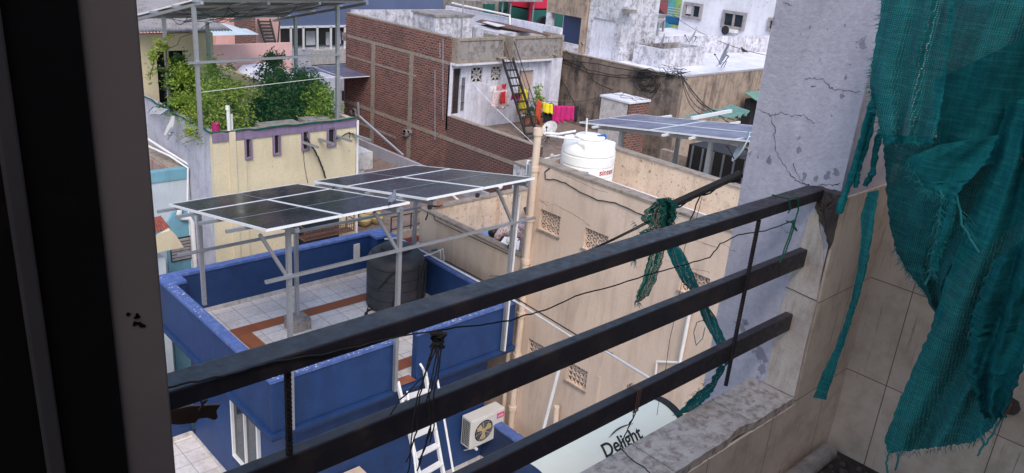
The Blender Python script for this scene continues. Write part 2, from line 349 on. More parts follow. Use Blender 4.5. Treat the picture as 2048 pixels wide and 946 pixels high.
M['door'].node_tree.nodes['Principled BSDF'].inputs['Specular IOR Level'].default_value = .08
M['jamb'].node_tree.nodes['Principled BSDF'].inputs['Specular IOR Level'].default_value = .25
# floral cloth
m, nt, b = newmat('floral cloth'); v = coords(nt); vo = nt.nodes.new('ShaderNodeTexVoronoi'); vo.inputs['Scale'].default_value = 34; nt.links.new(v, vo.inputs['Vector'])
c = mix(nt, ramp(nt, vo.outputs['Distance'], .30, .42), (.22,.05,.07), (.62,.5,.5)); nt.links.new(c, b.inputs['Base Color']); b.inputs['Roughness'].default_value = .9; M['floral'] = m

# ================================================================ setting
g = MB(); g.box(-400, 900, -400, 900, -.5, 0); struct(g.build('ground', M['ground']))

# ---------------- our own balcony
FZ = 11.43
struct(MB().box(-1.6, 2.48, -1.6, .905, FZ-.15, FZ).build('floor', M['floor']))
struct(MB().box(-3.2, 3.4, -1.4, -1.25, FZ, 15.6).build('sun_block_wall', M['room']))  # unseen wall added behind the camera to keep sun off the balcony
t = thing('kerb_wall', 'low tiled kerb wall with a dirty stone sill under the black railing', 'wall', (.9, .97, FZ))
MB().box(-1.6, 2.13, .906, 1.04, FZ-.6, 11.72).build('wall_core', M['cement'], t)
# sill slabs with chipped inner edge
mb = MB(); rr = random.Random(3)
xs = [-1.6+.43*i for i in range(8)] + [1.63, 2.128]
xs = sorted(set([-1.6, -.9, -.2, .3, .72, 1.13, 1.53, 1.9, 2.128]))
for a, b_ in zip(xs[:-1], xs[1:]):
    n = 14; top = []
    for i in range(n+1):
        x = a+.0015+(b_-a-.003)*i/n; ch = rr.uniform(0, .0035)
        if 1.78 < x < 1.90: ch += .012*math.sin((x-1.78)/.12*PI)
        top.append((x, .899+ch, 11.75))
    poly = top + [(b_-.0015, 1.046, 11.75), (a+.0015, 1.046, 11.75)]
    mb.prism(poly, (0, 0, -.028))
mb.build('sill', M['sill'], t)
mb = MB(); mb.box(-1.6, 2.475, .8985, .9055, FZ, 11.722); mb.build('inner_tiles', M['tile_old'], t)
t2 = thing('jamb_wall', 'short tiled wall stub with a broken corner below the cracked pillar', 'wall', (2.3, .95, FZ))
MB().box(2.131, 2.478, .9065, 1.0, FZ-.1, 12.376).build('wall_core', M['cement'], t2)
MB().box(2.136, 2.476, .8985, .9062, 11.724, 12.381).build('front_tiles', M['tile_old'], t2)
poly = [(2.1305, .9, 11.753), (2.1305, 1.0, 11.753), (2.1305, 1.002, 12.0), (2.1305, .985, 12.2), (2.1305, .978, 12.31), (2.1305, .955, 12.335), (2.1305, .944, 12.29), (2.1305, .92, 12.24), (2.1305, .908, 12.19), (2.1305, .906, 12.13), (2.1305, .9, 12.06), (2.1305, .903, 11.95)]
MB().prism(poly, (-.008, 0, 0)).build('side_tile', plaster('stained cream tile', (.66,.59,.54), (.30,.20,.16), .4, (.16,.10,.08), .55, scale=7, rough=.4, bmp=.1), t2)
mb = MB(); mb.tube(wiggle([(2.1215, .899, 12.075), (2.1215, 1.0, 12.08)], .0006, 8), .0012, 4); mb.build('tile_joint', M['crack'], t2)
t = thing('pillar', 'lavender white plastered pillar with cracks, at the right end of the railing', 'pillar', (2.3, 1.06, 9))
o = MB().box(2.13, 2.45, .9082, 1.21, 7, 14.3).build('shaft', M['pillar'], t)
def crack(pts, r=.0014, seed=1, amp=.004):
    r *= .55
    rr = random.Random(seed); P3 = [at(u, v, 'x', 2.1295) for u, v in pts]
    P3 = wiggle(P3, amp, 6, rr); P3 = [Vector((2.1298, p.y, p.z)) for p in P3]
    rs = [r*(.35+.9*rr.random()) for _ in P3]; rs[-1] = r*.2; rs[0] = r*.2
    return MB().tube(P3, rs, 4)
for k, (pts, r) in enumerate([([(1516,218),(1543,232),(1560,225),(1585,232),(1605,230),(1618,240),(1630,246)], .0018), ([(1543,232),(1549,262),(1550,300),(1566,325),(1578,345),(1590,358)], .0019),
    ([(1610,160),(1622,155),(1645,158),(1655,170),(1668,180),(1690,180),(1722,184)], .0017), ([(1590,358),(1600,366),(1620,372),(1650,372),(1680,366)], .0026), ([(1585,322),(1592,345),(1608,372)], .0016),
    ([(1622,176),(1630,170)], .002), ([(1566,5),(1583,12)], .0016), ([(1560,450),(1580,470),(1572,500),(1590,520)], .0014), ([(1462,640),(1480,650),(1500,645)], .0012), ([(1430,480),(1450,490),(1470,505)], .001)]):
    crack(pts, r, k).build('crack', M['crack'], t)
rr = random.Random(5); mb = MB()
for (u, v, s) in [(1620,55,.006),(1616,75,.004),(1690,50,.006),(1655,58,.003),(1691,155,.008),(1684,192,.011),(1537,320,.016),(1655,352,.016),(1610,352,.014),(1672,345,.016),(1663,232,.004),(1640,120,.003),(1602,70,.002),(1700,130,.003),(1632,358,.012),(1598,300,.012)]:
    c0 = at(u, v, 'x', 2.1297); n = 11; ring = []
    for i in range(n):
        a = 2*PI*i/n; q = s*rr.uniform(.45, 1.1); ring.append((2.1296, c0.y+math.cos(a)*q*.7, c0.z+math.sin(a)*q))
    mb.quad(*ring)
mb.build('chips', plaster('exposed render', (.33,.32,.39), (.22,.21,.27), .5, scale=14), t)
rr = random.Random(11); mb = MB()
pc = [(1612,372),(1640,372),(1662,378),(1692,385),(1680,425),(1668,475),(1660,500),(1652,470),(1640,440),(1630,415),(1636,398),(1618,392)]
ctr = at(1652, 415, 'x', 2.1285); ring = [at(u, v, 'x', 2.1285) for u, v in pc]; R3 = []
for k in range(6):
    f = 1-k/6
    for a, b_ in zip(ring, ring[1:]+ring[:1]):
        for q in range(4): p = a.lerp(b_, q/4); p = ctr.lerp(p, f); R3.append(Vector((p.x-(.004+rr.uniform(0, .007))*(0 if k == 0 else 1), p.y+rr.uniform(-1, 1)*.0015, p.z+rr.uniform(-1, 1)*.0015)))
nn = len(ring)*4; R3.append(ctr-Vector((.01, 0, 0)))
fs = [(k*nn+q, k*nn+(q+1) % nn, (k+1)*nn+(q+1) % nn, (k+1)*nn+q) for k in range(5) for q in range(nn)]+[(5*nn+q, 5*nn+(q+1) % nn, len(R3)-1) for q in range(nn)]
mb.add(R3, fs); mb.build('broken_cement', M['cement'], t2)
t = thing('end_wall', 'tiled end wall of the balcony with brown stains behind the teal net', 'wall', (2.5, 0, FZ))
MB().box(2.4805, 2.6, -1.6, .9, FZ-.15, 14.3).build('wall_core', M['cement'], t)
MB().box(2.4735, 2.48, -1.6, .898, FZ+.001, 14.29).build('wall_tiles', M['tile_old'], t)
# building body below us
t = thing('apartment_block', 'our own building, plain plaster wall under the balcony', 'building', (0, 0, 0))
MB().box(-3, 4.2, -6, .9, 0, FZ-.16).build('wall', M['gwall'], t)
# left door frame
t = thing('door_frame', 'tall grey door frame with a dark door leaf, close at the left edge', 'door frame', (.1, .6, FZ))
MB().box(.166, .205, .600, .66, FZ, 14.3).build('frame', M['jamb'], t, bevel=.002)
mb = MB(); mb.box(-.9, .1655, .596, .64, FZ, 14.3); mb.build('door_leaf', M['door'], t)
mb = MB(); mb.box(.108, .120, .590, .5965, FZ, 14.3); mb.build('door_ridge', plain('ridge', (.022,.018,.02), .8), t, bevel=.002)
mb = MB()
for k in range(7):
    c0 = at(268+rr.uniform(-18, 20), 640+rr.uniform(-14, 12), 'y', .5995); ring = [(c0.x+math.cos(a)*rr.uniform(.001,.003), .5992, c0.z+math.sin(a)*rr.uniform(.001,.0025)) for a in [i*PI/4 for i in range(8)]]; mb.quad(*ring)
mb.build('stain', M['door'], t)

# railing
t = thing('railing', 'black steel balcony railing of three horizontal rails and two twisted bars', 'railing', (.9, .97, 11.75))
MB().box(-1.5, 2.122, .95, 1.0, 12.366, 12.396).build('top_rail', M['rail'], t, bevel=.003)
MB().box(-1.5, 2.128, .96, .985, 12.158, 12.212).build('middle_rail', M['rail'], t, bevel=.003)
MB().box(-1.5, 2.128, .96, .985, 11.952, 12.006).build('lower_rail', M['rail'], t, bevel=.003)
def rebar(x, y, z0, z1):
    pts = []; rs = []; n = int((z1-z0)/.004)
    for i in range(n+1):
        pts.append((x, y, z0+(z1-z0)*i/n)); rs.append(.0052 if i % 2 else .0062)
    return MB().tube(pts, rs, 8)
rebar(at(575, 745, 'y', .965).x, .965, 11.72, 12.366).build('upright_bar', M['rebar'], t)
rebar(at(1512, 470, 'y', .952).x, .952, 11.885, 12.366).build('upright_bar', M['rebar'], t)
# cable along the rail
A_ = [at(*p, 'y', .946) for p in ((300,783),(380,765),(460,748),(560,722),(640,710),(720,692),(800,672),(876,660))]
B_ = [at(*p, 'y', 1.02) for p in ((876,660),(960,650),(1020,640),(1090,620),(1150,592),(1240,568),(1300,548),(1360,532),(1420,515),(1440,488),(1475,470),(1530,462),(1590,440))]
o = MB().tube(wiggle(A_+B_, .0012, 5, random.Random(2)), .0016, 6).build('cable', M['hose']); tag(o, 'thin black cable running along under the top rail to the pillar', 'cable')
# knot of black cords
t = thing('cord_bundle', 'knotted bundle of black cords hanging from the cable by the middle rail', 'cord', at(876, 670, 'y', .94))
mb = MB(); rr = random.Random(4); k0 = at(876, 680, 'y', .945)
for i in range(9):
    pts = [k0+Vector((rr.uniform(-.012, .012), rr.uniform(-.008, .008), rr.uniform(-.018, .014))) for _ in range(7)]; mb.tube(wiggle(pts, .002, 3, rr), .0022, 5)
mb.tube([at(862, 668, 'y', .94), at(892, 668, 'y', .94)], .0035, 6)
mb.build('knot', M['hose'], t, smooth=True)
for path in ([(868,685),(858,730),(835,790),(826,840),(822,900),(815,946)], [(874,690),(868,740),(852,800),(862,850),(850,890),(836,938)], [(880,690),(872,750),(858,790),(862,860),(846,905),(834,942)], [(866,690),(850,750),(800,800),(780,830)], [(884,688),(878,740),(866,800),(868,850),(860,885)], [(870,700),(846,760),(838,800),(834,860),(812,925)]):
    pts = [at(u, v, 'y', .935) for u, v in path]; MB().tube(wiggle(pts, .0012, 4, rr), .0014, 5).build('cord', M['hose'], t)
# wire round lower rail, drooping
t = thing('binding_wire', 'rusty wire wound round the lower rail with a loose end drooping onto the sill', 'wire', at(1282, 780, 'y', .95))
mb = MB()
for k in range(3):
    x = at(1276+k*3, 785, 'y', .956).x
    mb.tube([(x, .957, 11.948), (x+.001, .957, 12.01), (x, .988, 12.01), (x-.001, .988, 11.948), (x, .957, 11.948)], .0011, 5)
mb.build('winding', M['rust'], t)
mb = MB(); mb.tube(wiggle([at(u, v, 'y', .955) for u, v in ((1277,812),(1262,845),(1250,870),(1240,895))]+[at(u, v, 'z', 11.753) for u, v in ((1262,918),(1290,936),(1300,946))], .001, 4, rr), .0015, 5)
mb.tube(wiggle([at(u, v, 'y', .955) for u, v in ((1268,818),(1266,835),(1258,848))], .001, 4, rr), .0013, 5); mb.build('loose_end', M['hose'], t)
# green string on the top rail
t = thing('green_string', 'dark green string tied in a knot round the top rail near the pillar', 'string', at(1588, 400, 'y', .945))
mb = MB(); gm = plain('green string', (.01,.11,.075), .8)
for path in ([(1545,390),(1575,397),(1596,394),(1597,420),(1590,440)], [(1577,398),(1580,420),(1576,426)], [(1590,440),(1586,455),(1594,462),(1582,442)], [(1588,440),(1572,490),(1560,525)], [(1591,440),(1580,480),(1568,512)], [(1572,442),(1588,446)]):
    mb.tube(wiggle([at(u, v, 'y', .944) for u, v in path], .0008, 4, rr), .002, 6)
mb.build('knot', gm, t)
# rusty plate at lower left
t = thing('metal_plate', 'curled rusty metal plate tied with string under the top rail, lower left', 'plate', at(400, 820, 'y', 1.02))
pl = [at(u, v, 'y', 1.03) for u, v in ((330,822),(380,812),(443,809),(434,822),(437,836),(430,841),(415,836),(398,838),(392,846),(360,850),(330,848))]
MB().prism(pl, (0, .012, -.004)).build('plate', M['rust'], t, bevel=.002)
mb = MB(); mb.tube(wiggle([at(u, v, 'y', 1.015) for u, v in ((398,822),(405,808),(415,800),(402,806),(410,815),(400,800))], .0008, 4, rr), .0013, 5); mb.build('string', M['rust'], t)
# pipe and dirt on the balcony floor, tap stub on end wall
o = MB().tube([(1.6, .855, FZ+.03), (2.40, .862, FZ+.03)], .03, 16).build('waste_pipe', M['conc'], smooth=True); tag(o, 'dusty grey pipe lying on the floor against the tiled kerb', 'pipe')
mb = MB(); rr = random.Random(8)
for i in range(90): mb.sphere((rr.uniform(1.9, 2.46), rr.uniform(.6, .885), FZ+.003), rr.uniform(.003, .012), 6, 4)
o = mb.build('debris', M['cement']); o['kind'] = 'stuff'; o['label'] = 'dark grit and rubble in the balcony corner'
t = thing('pipe_stub', 'rusty broken pipe stub sticking out of the tiled end wall', 'pipe', at(2015, 805, 'x', 2.47))
c0 = at(2015, 808, 'x', 2.474); ring = [Vector((2.4727, c0.y+math.cos(a)*(.026+.01*rr.random()), c0.z+math.sin(a)*(.026+.008*rr.random()))) for a in [i*PI/8 for i in range(16)]]
MB().prism(ring, (-.004, 0, 0)).build('broken_mortar', M['cement'], t)
MB().lathe((2.425, c0.y, c0.z), [(.010, 0), (.017, 0), (.018, .012), (.015, .014), (.015, .047)], 14, 'x').build('stub', M['rust'], t, smooth=True)

# ---------------- pole with cables and net knot
t = thing('cable_pole', 'black pole wrapped in cables reaching out past the pillar edge', 'pole', (2.11, 1.22, 12.37))
pa, pb = at(1482, 347, 'y', 1.23), at(1338, 412, 'y', 1.34)
MB().tube([pa, pb], .012, 10).build('rod', M['hose'], t)
mb = MB(); rr = random.Random(6)
for k in range(9):
    o1 = Vector((0, rr.uniform(-.010, .010), rr.uniform(-.020, .008))); n = 12
    mb.tube([pa.lerp(pb, i/n)+o1*(1+.6*math.sin(i*1.3+k)) for i in range(n+1)], .0028, 6)
mb.build('cables', M['hose'], t)
mb = MB()
for path in ([(1400,392),(1385,430),(1352,490),(1335,505)], [(1404,392),(1392,440),(1368,500),(1364,560),(1352,620),(1340,680),(1330,740),(1318,800),(1314,830)]):
    mb.tube(wiggle([at(u, v, 'y', 1.3) for u, v in path], .0015, 4, rr), .0022 if path[1][0] == 1385 else .0009, 5)
mb.build('hanging_cable', M['hose'], t)
mb = MB()
for dz in (0, .006): mb.tube(sag(at(1300, 440+dz*600, 'y', 1.33), at(980, 552, 'y', 3.2), .05, 16), .0022, 5)
mb.build('outgoing_cable', M['hose'], t)

def loft_cloth(rows, X, amp=.02, waves=3, nu=26, sub=6, seed=0, rag=.0, axis='x', phase=0.0, ragend=0):
    """cloth between left/right boundary points given as rows of ((ul,vl),(ur,vr)); real surface with folds about plane axis=X"""
    rr = random.Random(seed); vs = []; fs = []; R2 = []
    for a, b in zip(rows[:-1], rows[1:]):
        for i in range(sub): 
            t_ = i/sub; R2.append([[a[k][j]+(b[k][j]-a[k][j])*t_ for j in (0, 1)] for k in (0, 1)])
    R2.append([list(rows[-1][0]), list(rows[-1][1])]); nv = len(R2); rgl = [rr.uniform(-rag, rag) for _ in R2]; rgr = [rr.uniform(-rag, rag) for _ in R2]
    cr = [rr.uniform(0, ragend) for _ in range(nu+1)]
    for j, (l, r) in enumerate(R2):
        for i in range(nu+1):
            s = i/nu; u = (l[0]+rgl[j])*(1-s)+(r[0]+rgr[j])*s; v = l[1]*(1-s)+r[1]*s
            if j == nv-1: v += cr[i]
            tt = j/(nv-1)
            off = amp*(math.sin(waves*2*PI*s+phase+2.6*tt)*.6 + .22*math.sin(waves*3.1*PI*s+phase*2+5*tt)+.3*math.sin(6*tt+5*s+phase)+.10*math.sin(23*s+14*tt))
            vs.append(at(u, v, axis, X+off))
    for j in range(nv-1):
        for i in range(nu):
            a = j*(nu+1)+i; fs.append((a, a+1, a+nu+2, a+nu+1))
    return MB().add(vs, fs)
def fringe(mb, pts, X, n, ln, seed, axis='x', r=.0006, down=1.0, dirx=0):
    rr = random.Random(seed); P2 = [Vector((*p, 0)) for p in pts]
    for i in range(n):
        t_ = rr.random()*(len(P2)-1); k = min(int(t_), len(P2)-2); p = P2[k].lerp(P2[k+1], t_-k); L = ln*rr.uniform(.3, 1.2); a = rr.uniform(-.9, .9)
        path = [(p.x, p.y)]
        for s in range(1, 5): path.append((p.x+(math.sin(a)+dirx)*L*s/4+rr.uniform(-1, 1)*L*.12, p.y+down*math.cos(a)*L*s/4+rr.uniform(-1, 1)*L*.12))
        mb.tube([at(u, v, axis, X+rr.uniform(-.004, .004)) for u, v in path], [r, r, r*.9, r*.7, r*.4], 4, False)
# net knot on the pole
t = thing('net_rag', 'tattered green net bunched round the end of the black pole', 'net', pb)
rr = random.Random(12)
blob = MB()
rows = [((1318,396),(1345,400)), ((1292,420),(1356,412)), ((1280,440),(1352,430)), ((1300,452),(1345,448)), ((1282,462),(1340,470)), ((1272,476),(1330,486)), ((1300,486),(1322,500))]
loft_cloth(rows, 1.32, .018, 3, 24, 5, 3, 3, 'y').build('bunch', M['greennet'], t, smooth=True)
loft_cloth([((1310,398),(1340,394)), ((1322,415),(1352,408)), ((1318,440),(1350,436)), ((1326,465),(1346,462)), ((1330,488),(1342,490))], 1.29, .014, 2, 16, 5, 5, 3, 'y', 1).build('fold', M['greennet'], t, smooth=True)
loft_cloth([((1308,490),(1336,484)), ((1292,530),(1325,520)), ((1283,565),(1312,560)), ((1272,590),(1296,592)), ((1270,606),(1280,604))], 1.30, .007, 2, 10, 6, 6, 2, 'y').build('tail', M['greennet'], t, smooth=True)
mb = MB()
fringe(mb, [(1268,440),(1280,462),(1272,476)], 1.31, 22, 14, 1, 'y', .0008, .5, -.6); fringe(mb, [(1270,600),(1280,606)], 1.3, 14, 14, 2, 'y', .0008); fringe(mb, [(1262,515),(1272,520)], 1.3, 14, 16, 3, 'y', .0008)
fringe(mb, [(1345,440),(1360,425)], 1.3, 18, 12, 4, 'y', .0008, .3, .8); mb.build('loose_threads', M['thread'], t)['kind'] = 'stuff'
# strap of net
t = thing('net_strap', 'teal net strap looping from the pole past the rails to the sill', 'net', at(1400, 600, 'y', 1.02))
loft_cloth([((1330,492),(1352,484)), ((1345,528),(1372,512)), ((1365,565),(1392,560)), ((1392,590),(1402,582))], 1.16, .006, 1, 8, 6, 7, 1, 'y').build('upper_strap', M['teal'], t, smooth=True)
loft_cloth([((1395,600),(1404,596)), ((1404,636),(1430,632)), ((1420,665),(1446,668)), ((1440,700),(1458,700)), ((1450,735),(1462,722))], 1.02, .006, 1, 8, 6, 8, 1, 'y').build('middle_strap', M['teal'], t, smooth=True)
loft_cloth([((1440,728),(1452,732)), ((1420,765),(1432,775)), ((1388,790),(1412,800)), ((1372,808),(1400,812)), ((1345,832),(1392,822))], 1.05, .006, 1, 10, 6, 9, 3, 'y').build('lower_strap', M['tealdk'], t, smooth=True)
mb = MB(); mb.tube(wiggle([at(u, v, 'y', 1.03) for u, v in ((1408,640),(1393,645),(1388,665),(1392,690),(1405,678),(1410,655))], .0008, 4, rr), .0011, 5)
fringe(mb, [(1375,805),(1400,775),(1430,750)], 1.05, 26, 9, 5, 'y', .0006, .3, -.6); mb.build('loose_threads', M['thread'], t)['kind'] = 'stuff'

# ---------------- big teal net at right
t = thing('shade_net', 'large torn teal shade net hanging in folds over the balcony end wall', 'net', (2.1, .6, FZ))
loft_cloth([((1905,-30),(2110,-30)), ((1895,60),(2110,60)), ((1885,150),(2110,150)), ((1875,230),(2110,240)), ((1880,280),(2110,270)), ((1905,330),(2090,300))], 2.16, .045, 1.6, 40, 8, 21, 1, phase=.6).build('swag', M['teal'], t, smooth=True)
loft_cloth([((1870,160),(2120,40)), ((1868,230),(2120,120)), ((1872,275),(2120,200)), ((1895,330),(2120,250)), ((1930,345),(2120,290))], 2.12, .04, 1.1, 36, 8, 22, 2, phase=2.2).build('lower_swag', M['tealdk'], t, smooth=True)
loft_cloth([((1762,-30),(1912,-30)), ((1762,30),(1906,40)), ((1746,110),(1896,110)), ((1738,170),(1888,170)), ((1750,215),(1882,220)), ((1762,262),(1874,262)), ((1768,284),(1868,284))], 2.02, .020, 2.6, 44, 8, 23, 2.2, phase=.3, ragend=5).build('front_fold', M['teal'], t, smooth=True)
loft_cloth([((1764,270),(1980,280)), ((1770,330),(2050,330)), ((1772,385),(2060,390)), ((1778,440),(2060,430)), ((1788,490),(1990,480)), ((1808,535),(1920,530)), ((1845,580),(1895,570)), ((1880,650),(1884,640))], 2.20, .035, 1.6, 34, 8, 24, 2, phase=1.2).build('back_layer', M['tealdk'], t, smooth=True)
loft_cloth([((1875,290),(2000,270)), ((1812,318),(1975,320)), ((1820,355),(1950,350)), ((1850,375),(1925,375)), ((1875,395),(1905,400))], 2.06, .014, 1.0, 24, 7, 25, 4, phase=2.0).build('torn_flap', M['teal'], t, smooth=True)
loft_cloth([((1885,395),(1912,392)), ((1882,440),(1910,430)), ((1870,480),(1900,470)), ((1860,520),(1886,500)), ((1868,545),(1880,540))], 2.05, .010, 1, 8, 6, 26, 3).build('ragged_tail', M['teal'], t, smooth=True)
loft_cloth([((2010,210),(2120,170)), ((1985,320),(2120,300)), ((1950,400),(2120,400)), ((1915,500),(2110,500)), ((1885,580),(2090,590)), ((1860,660),(2060,680)), ((1825,740),(2035,760)), ((1795,810),(2010,800)), ((1770,880),(1990,850)), ((1775,905),(1950,882))], 2.10, .042, 2.1, 50, 8, 27, 2.5, phase=.9, ragend=4).build('main_drape', M['teal'], t, smooth=True)
loft_cloth([((1990,520),(2120,430)), ((1960,590),(2110,560)), ((1940,660),(2085,640)), ((1935,730),(2060,700)), ((1950,790),(2030,780)), ((1965,835),(2010,830))], 2.06, .03, 2.2, 26, 8, 28, 5, phase=2.6, ragend=9).build('front_drape', M['tealdk'], t, smooth=True)
mb = MB()
fringe(mb, [(1766,-5),(1748,110),(1738,175),(1752,225),(1768,284)], 2.02, 150, 11, 31, r=.0007, down=.2, dirx=-.8)
fringe(mb, [(1765,284),(1870,286)], 2.02, 40, 10, 32, r=.0007); fringe(mb, [(1812,318),(1850,376),(1905,402)], 2.05, 110, 20, 33, r=.0007, dirx=-.4)
fringe(mb, [(1885,400),(1870,480),(1862,540)], 2.05, 100, 30, 34, r=.0007); fringe(mb, [(1905,400),(1950,480)], 2.06, 20, 40, 36, r=.0006)
fringe(mb, [(1772,905),(1850,900),(1950,885),(2005,835)], 2.1, 90, 14, 35, r=.0007); fringe(mb, [(1788,490),(1810,535),(1850,585)], 2.19, 60, 14, 37, r=.0007, dirx=-.4)
fringe(mb, [(1990,520),(1955,600),(1940,680)], 2.06, 50, 10, 38, r=.0007, dirx=-.8)
for path in ([(1780,900),(1772,925),(1775,950)], [(1800,908),(1790,940)], [(1960,860),(1968,890),(1955,912)], [(2000,840),(1985,870),(1970,890)], [(1880,380),(1905,440),(1880,500),(1850,570)], [(1912,390),(1925,450),(1958,505)]):
    mb.tube(wiggle([at(u, v, 'x', 2.06) for u, v in path], .002, 4, rr), .0028, 6)
mb.build('loose_threads', M['thread'], t)['kind'] = 'stuff'
# rolled strips left of it
t = thing('net_strips', 'twisted teal net strips hanging over the edge between pillar and net', 'net', at(1700, 300, 'x', 2.1))
def rope(path, X, r, seed):
    rr = random.Random(seed); P3 = [at(u, v, 'x', X) for u, v in path]; P3 = wiggle(P3, .0015, 6, rr)
    return MB().tube(P3, [r*rr.uniform(.75, 1.2) for _ in P3], 9)
rope([(1752,190),(1735,240),(1722,290),(1708,340),(1690,390),(1678,425)], 2.085, .0095, 1).build('strip', M['teal'], t, smooth=True)
rope([(1748,210),(1742,260),(1726,310),(1716,345),(1712,375)], 2.095, .007, 2).build('strip', M['teal'], t, smooth=True)
rope([(1762,260),(1752,300),(1745,345),(1730,372)], 2.11, .008, 3).build('strip', M['tealdk'], t, smooth=True)
mb = MB(); fringe(mb, [(1752,190),(1722,290),(1690,390),(1678,425)], 2.08, 120, 9, 41, r=.0006, dirx=-.3); mb.build('loose_threads', M['thread'], t)['kind'] = 'stuff'
t = thing('net_ribbon', 'long narrow teal ribbon of net hanging in front of the tiled stub', 'net', at(1690, 600, 'x', 2.1))
loft_cloth([((1735,385),(1758,380)), ((1722,430),(1752,420)), ((1722,480),(1744,480)), ((1716,530),(1734,535)), ((1705,590),(1720,588)), ((1690,640),(1704,640)), ((1668,700),(1688,690)), ((1645,745),(1668,748)), ((1626,795),(1652,800))], 2.10, .008, 1, 8, 7, 43, 1.1).build('ribbon', M['teal'], t, smooth=True)
mb = MB(); fringe(mb, [(1710,600),(1670,700),(1630,800)], 2.1, 60, 9, 44, r=.0006); mb.build('loose_threads', M['thread'], t)['kind'] = 'stuff'

# ---------------- water heater below the sill
HY, HZ, HR = 2.35, 10.16, .232
hx0, hx1 = at(1085, 925, 'y', HY).x-.10, at(1338, 835, 'y', HY).x-.07
t = thing('solar_water_heater', 'cream cylindrical water heater lying just below the balcony sill', 'water heater', (hx0, HY, HZ-.5))
pr = [(HR-.03, 0), (HR, .03)] + [(HR, .03+(hx1-hx0-.06)*i/6) for i in range(1, 7)] + [(HR-.03, hx1-hx0)]
MB().lathe((hx0, HY, HZ), pr, 48, 'x').build('tank', M['heater'], t, smooth=True)
for nm, xa in (('end_cap', hx0), ('end_cap', hx1)):
    s_ = -1 if xa == hx0 else 1
    pr = [(HR+.006, -.05*s_), (HR+.006, 0.004*s_), (HR-.02, .03*s_), (.02, .035*s_)]
    MB().lathe((xa, HY, HZ), pr, 48, 'x').build(nm, M['bluedk'] if s_ < 0 else M['hose'], t, smooth=True)
MB().sphere((hx0-.04, HY-.05, HZ+.1), .03, 10, 8).build('valve', M['pvc'], t)
mb = MB()
for x in (hx0+.3, hx1-.3):
    for dy in (-.2, .2): mb.bar((x, HY+dy, 9.3), (x, HY+dy*.8, HZ-.15), .04, .04)
    mb.bar((x, HY-.2, HZ-.2), (x, HY+.2, HZ-.2), .04, .04)
mb.build('stand', M['galv'], t)
def text_on_cyl(word, size, c, R, x0, phi0, mat, parent, axis='x', shear=.3, lift=.002):
    cu = bpy.data.curves.new('t', 'FONT'); cu.body = word; cu.size = size; cu.shear = shear; cu.offset = .004*size/.2
    ob = bpy.data.objects.new('t', cu); COL.objects.link(ob)
    bpy.context.view_layer.update(); me = bpy.data.meshes.new_from_object(ob.evaluated_get(bpy.context.evaluated_depsgraph_get()))
    bpy.data.objects.remove(ob)
    bm = bmesh.new(); bm.from_mesh(me); bmesh.ops.triangulate(bm, faces=bm.faces); bmesh.ops.subdivide_edges(bm, edges=bm.edges, cuts=2); 
    for v in bm.verts:
        X, Yh = v.co.x, v.co.y
        if axis == 'x': a = phi0+Yh/R; v.co = Vector((c[0]+x0+X, c[1]-math.cos(a)*(R+lift), c[2]+math.sin(a)*(R+lift)))
        else: a = phi0+X/R; v.co = Vector((c[0]+math.cos(a)*(R+lift), c[1]+math.sin(a)*(R+lift), c[2]+x0+Yh))
    bm.to_mesh(me); bm.free(); me.materials.append(mat); me.name = 'lettering'
    o = bpy.data.objects.new('lettering', me); COL.objects.link(o); o.parent = parent; o.matrix_parent_inverse = Matrix.Translation(-wloc(parent)); return o
lx = 3.02 - hx0
text_on_cyl('Delight', .112, (hx0, HY, HZ), HR, lx, .96, M['hose'], t)
mb = MB(); pts = []
for i in range(17):
    s = i/16; a = .96+(.092+.022*math.sin(s*PI*.9))/HR; pts.append((hx0+lx+.12+.22*s, HY-math.cos(a)*(HR+.003), HZ+math.sin(a)*(HR+.003)))
mb.tube(pts, [.001+.004*math.sin(PI*i/16) for i in range(17)], 5); mb.build('lettering', M['hose'], t)
t = thing('annex_roof', 'plain low annex roof carrying the water heater stand', 'building', (hx0+.5, 2, 0))
MB().box(hx0+.12, hx1+.1, 1.1, 2.62, 0, 9.3).build('wall', M['gwall'], t)

# ================================================================ blue house
t = thing('blue_house', 'royal blue house with a white tiled roof terrace under solar panels', 'house', (7.1, 11.7, 0))
BX0, BX1, BY0, BY1, BF, BT = 4.70, 9.58, 9.55, 13.95, 5.70, 6.60
GX0, GX1 = 6.85, 7.33                                             # gap where the ladder arrives
mb = MB(); mb.box(5.19, 9.40, 10.0, 13.9, 2.9, 5.6)               # upper room
mb.build('upper_wall', M['blue'], t)
MB().box(3.0, 9.62, 9.2, 14.3, 0, 2.86).build('lower_wall', M['blue'], t)
MB().box(5.0, 9.62, 5.2, 9.19, 0, 2.86).build('lower_wing', M['blue'], t)
MB().box(BX0+.01, BX1-.01, BY0+.01, BY1-.01, 5.602, BF-.012).build('roof_slab', M['blue'], t)
# parapet walls, mitred by butting
T = .13
mb = MB()
walls(mb, 'y', BY1-T, BY1, BX0, BX1, BF, BT-.05); mb.build('back_parapet', M['blue'], t)
MB().box(BX0, BX0+T, BY0+T+.001, BY1-T-.001, BF, BT-.05).build('left_parapet', M['blue'], t)
MB().box(BX1-T, BX1, BY0+T+.001, BY1-T-.001, BF, BT-.05).build('right_parapet', M['blue'], t)
MB().box(BX0, GX0, BY0, BY0+T, BF, BT-.05).build('front_parapet', M['blue'], t)
MB().box(GX1, BX1, BY0, BY0+T, BF, BT-.05).build('front_parapet', M['blue'], t)
MB().box(BX0+T+.001, BX0+T+.22, BY1-T-.3, BY1-T-.001, BF, BT-.05).build('corner_pier', M['blue'], t)
MB().box(BX1-T-.25, BX1-T-.001, BY1-T-.28, BY1-T-.001, BF, BT-.05).build('corner_pier', M['blue'], t)
e = .025
mb = MB(); z0, z1 = BT-.05, BT
